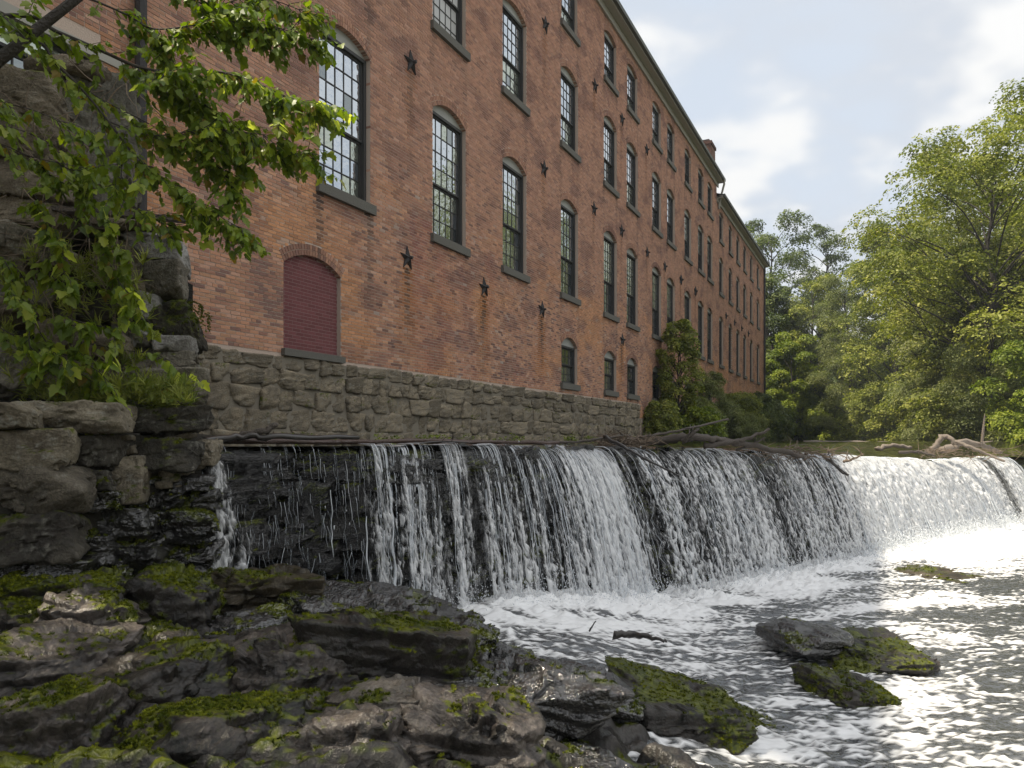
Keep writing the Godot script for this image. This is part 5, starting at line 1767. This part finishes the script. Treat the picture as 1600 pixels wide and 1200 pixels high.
func vines():
	var rng := rgen(5050)
	var root := thing("climbing_vine", "vine with pale green leaves trailing over the ruined wall", "vine")
	var thin := Buf.new()
	var main := [
		[px(-40, 480, 6.9), px(5, 515, 6.8), px(40, 530, 6.8), px(90, 550, 6.9), px(150, 578, 6.9), px(182, 615, 6.9), px(188, 645, 6.85)],
		[px(130, 535, 7.2), px(200, 548, 7.2), px(250, 556, 7.3), px(305, 588, 7.3)],
		[px(-40, 395, 6.9), px(10, 405, 6.9), px(40, 440, 6.9), px(55, 475, 6.9), px(95, 500, 6.95)],
		[px(70, 420, 7.1), px(130, 440, 7.1), px(190, 470, 7.2), px(232, 500, 7.3)],
		[px(90, 330, 7.0), px(120, 345, 7.0), px(150, 365, 7.0), px(160, 405, 7.1)],
		[px(150, 380, 7.3), px(185, 430, 7.4), px(200, 470, 7.5), px(235, 505, 7.6)],
		[px(60, 560, 7.0), px(110, 575, 7.0), px(150, 600, 7.0)],
		[px(200, 560, 7.3), px(225, 590, 7.2), px(260, 610, 7.2)],
		[px(-30, 190, 6.6), px(20, 200, 6.6), px(60, 215, 6.7), px(110, 240, 6.8)],
		[px(60, 255, 6.8), px(85, 280, 6.8), px(110, 290, 6.8), px(150, 310, 6.9)],
	]
	for k in 15:
		var a := Vector2(rng.randf_range(-20, 190), rng.randf_range(130, 560))
		var z := 6.7 + 0.6 * a.x / 300.0
		var run := [px(a.x, a.y, z)]
		for j in 4:
			a += Vector2(rng.randf_range(-8, 32), rng.randf_range(4, 34))
			run.append(px(a.x, a.y, z + rng.randf_range(-0.1, 0.1)))
		main.append(run)
	for q in main:
		var p := spline(q, 6)
		thin.tube(p, tapered(p.size(), 0.006, 0.002), 5)
		for i in range(2, p.size(), 2):
			var along: Vector3 = (p[i] - p[i - 1]).normalized()
			twig_with_leaves(thin, p[i], along + Vector3(rng.randf_range(-0.6, 0.6), rng.randf_range(-0.8, 0.5), 0.4), rng.randf_range(0.06, 0.2), 0.105, rng, 4 if rng.randf() < 0.6 else 2)
	obj("vine_stem", thin.mesh(), M.twig, root)
	commit_leaves(root, 70, true)
	# dead runners and hanging grass
	var dead := Buf.new()
	for k in 150:
		var a := px(rng.randf_range(-10, 215), rng.randf_range(110, 560), rng.randf_range(6.9, 7.3))
		if k % 3 == 0: a = px(rng.randf_range(60, 220), rng.randf_range(300, 430), 7.3)
		var pts := []
		var d := Vector3(rng.randf_range(-0.7, 0.7), rng.randf_range(-1, 0.4), rng.randf_range(-0.1, 0.2)).normalized()
		for j in 8:
			pts.append(a)
			d = (d + Vector3(rng.randf_range(-0.5, 0.5), rng.randf_range(-0.6, 0.35), rng.randf_range(-0.25, 0.25))).normalized()
			a += d * rng.randf_range(0.05, 0.11)
		dead.tube(pts, tapered(8, rng.randf_range(0.003, 0.008), 0.0015), 4)
	structure(obj("dead_vines", dead.mesh(), M.dead, self), "tangle of dead brown runners hanging on the ruined wall", "vines", "stuff")
	var blade := Buf.new()
	for k in 7:
		var a := rng.randf() * TAU
		var w := Vector3(cos(a + 1.57), 0, sin(a + 1.57)) * 0.028
		var p0 := Vector3.ZERO
		var p1 := Vector3(cos(a) * 0.25, 0.45, sin(a) * 0.25)
		var p2 := Vector3(cos(a) * 0.62, 0.35 + 0.4 * rng.randf(), sin(a) * 0.62)
		blade.quad(p0 - w, p0 + w, p1 + w, p1 - w)
		blade.quad(p1 - w, p1 + w, p2 + w * 0.1, p2 - w * 0.1)
	var bm := blade.mesh(false)
	var places := []
	var tints := []
	for k in 900:
		var x := rng.randf_range(40, 300)
		var y := rng.randf_range(600, 634)
		var z := rng.randf_range(7.0, 7.6)
		if k < 500:
			x = rng.randf_range(0, 240); y = rng.randf_range(380, 610); z = 7.2
			if n_mid.get_noise_2d(x * 0.02, y * 0.02) < 0.05: continue
		var s := rng.randf_range(0.08, 0.22)
		places.append(Transform3D(Basis.from_euler(Vector3(rng.randf_range(0.2, 1.5), rng.randf() * TAU, rng.randf_range(-0.4, 0.4))) * Basis.from_scale(Vector3.ONE * s), px(x, y, z)))
		tints.append(leaf_tint(0, rng.randf() * 0.75))
	structure(many("hanging_grass", bm, M.far_leaf, places, tints), "grass and moss hanging in the joints of the ruined wall", "grass", "stuff")

func _ready():
	# ---- camera
	var cam := Camera3D.new()
	cam.name = "camera"
	cam.projection = Camera3D.PROJECTION_FRUSTUM
	cam.near = 0.1
	cam.far = 1500.0
	cam.size = 2.0 * cam.near * 600.0 / FOCAL
	cam.frustum_offset = Vector2(0, cam.near * (HORIZON - 600.0) / FOCAL)
	cam.position = Vector3(0, EYE, 0)
	add_child(cam)
	cam.current = true
	# ---- sky
	var env := Environment.new()
	env.background_mode = Environment.BG_SKY
	var sky := Sky.new()
	var pano := PanoramaSkyMaterial.new()
	pano.panorama = sky_panorama()
	pano.energy_multiplier = 1.0
	sky.sky_material = pano
	env.sky = sky
	env.tonemap_mode = Environment.TONE_MAPPER_LINEAR
	env.tonemap_exposure = 1.85
	env.fog_enabled = true
	env.fog_density = 0.0005
	env.fog_light_color = Color(0.86, 0.9, 0.95)
	env.sdfgi_enabled = true
	env.ssao_enabled = true
	env.ssil_enabled = true
	var we := WorldEnvironment.new()
	we.name = "environment"
	we.environment = env
	add_child(we)
	# ---- sun: high on the left, behind the mill
	var sun := DirectionalLight3D.new()
	sun.name = "sun"
	sun.light_energy = 1.25
	sun.light_color = Color(1.0, 0.95, 0.86)
	sun.light_angular_distance = 1.2
	sun.shadow_enabled = true
	add_child(sun)
	sun.look_at_from_position(Vector3.ZERO, -SUN, Vector3.UP)
	materials()
	ground()
	river_bed()
	mill()
	dam()
	retaining_wall()
	ruin()
	pond()
	falls()
	river()
	rocks()
	moss()
	driftwood()
	far_trees()
	far_wood()
	bank_plants()
	near_tree()
	vines()

const SUN := Vector3(-0.54, 1.0, 0.03)

func sky_panorama() -> ImageTexture:
	var w := 1536
	var h := 768
	var cl := noise(41, 0.55, 6)
	var cl2 := noise(43, 1.6, 5)
	var d := PackedFloat32Array()
	d.resize(w * h * 3)
	var sun := SUN.normalized()
	for j in h:
		var th := PI * (j + 0.5) / h
		var y := cos(th)
		var r := sin(th)
		for i in w:
			var ph := TAU * ((i + 0.5) / w - 0.5)
			var c: Color
			var dir := Vector3(r * sin(ph), y, -r * cos(ph))
			if y > 0.0:
				c = mixc(Color(0.41, 0.445, 0.49), Color(0.32, 0.37, 0.445), pow(y, 0.7))
				var q := Vector2(dir.x, dir.z) / (y + 0.16)
				var a := cl.get_noise_2d(q.x + 3.1, q.y * 1.2 + 1.0)
				var f := cl2.get_noise_2d(q.x * 1.3, q.y * 1.5)
				var f2 := cl2.get_noise_2d(q.x * 3.1 + 9.0, q.y * 3.9)
				var m := ss(-0.62, 0.10, a + 0.6 * f + 0.25 * f2)
				var sh := 0.5 + 0.9 * cl.get_noise_2d(q.x + 3.3, q.y * 1.2 + 1.25) + 0.25 * f
				c = mixc(c, mixc(Color(0.36, 0.385, 0.425), Color(0.53, 0.53, 0.526), ss(0.15, 0.75, sh + 0.5 * f + 0.4 * f2)), m * 0.95)
				c = mixc(c, Color(0.50, 0.50, 0.497), ss(0.28, 0.0, y) * 0.55)
				var g := maxf(dir.dot(sun), 0.0)
				c += Color(1.0, 0.95, 0.88) * (0.9 * pow(g, 24.0) + 0.12 * pow(g, 4.0))
			else:
				c = Color(0.10, 0.11, 0.07)
			var k := (j * w + i) * 3
			d[k] = c.r; d[k + 1] = c.g; d[k + 2] = c.b
	return ImageTexture.create_from_image(Image.create_from_data(w, h, false, Image.FORMAT_RGBF, d.to_byte_array()))
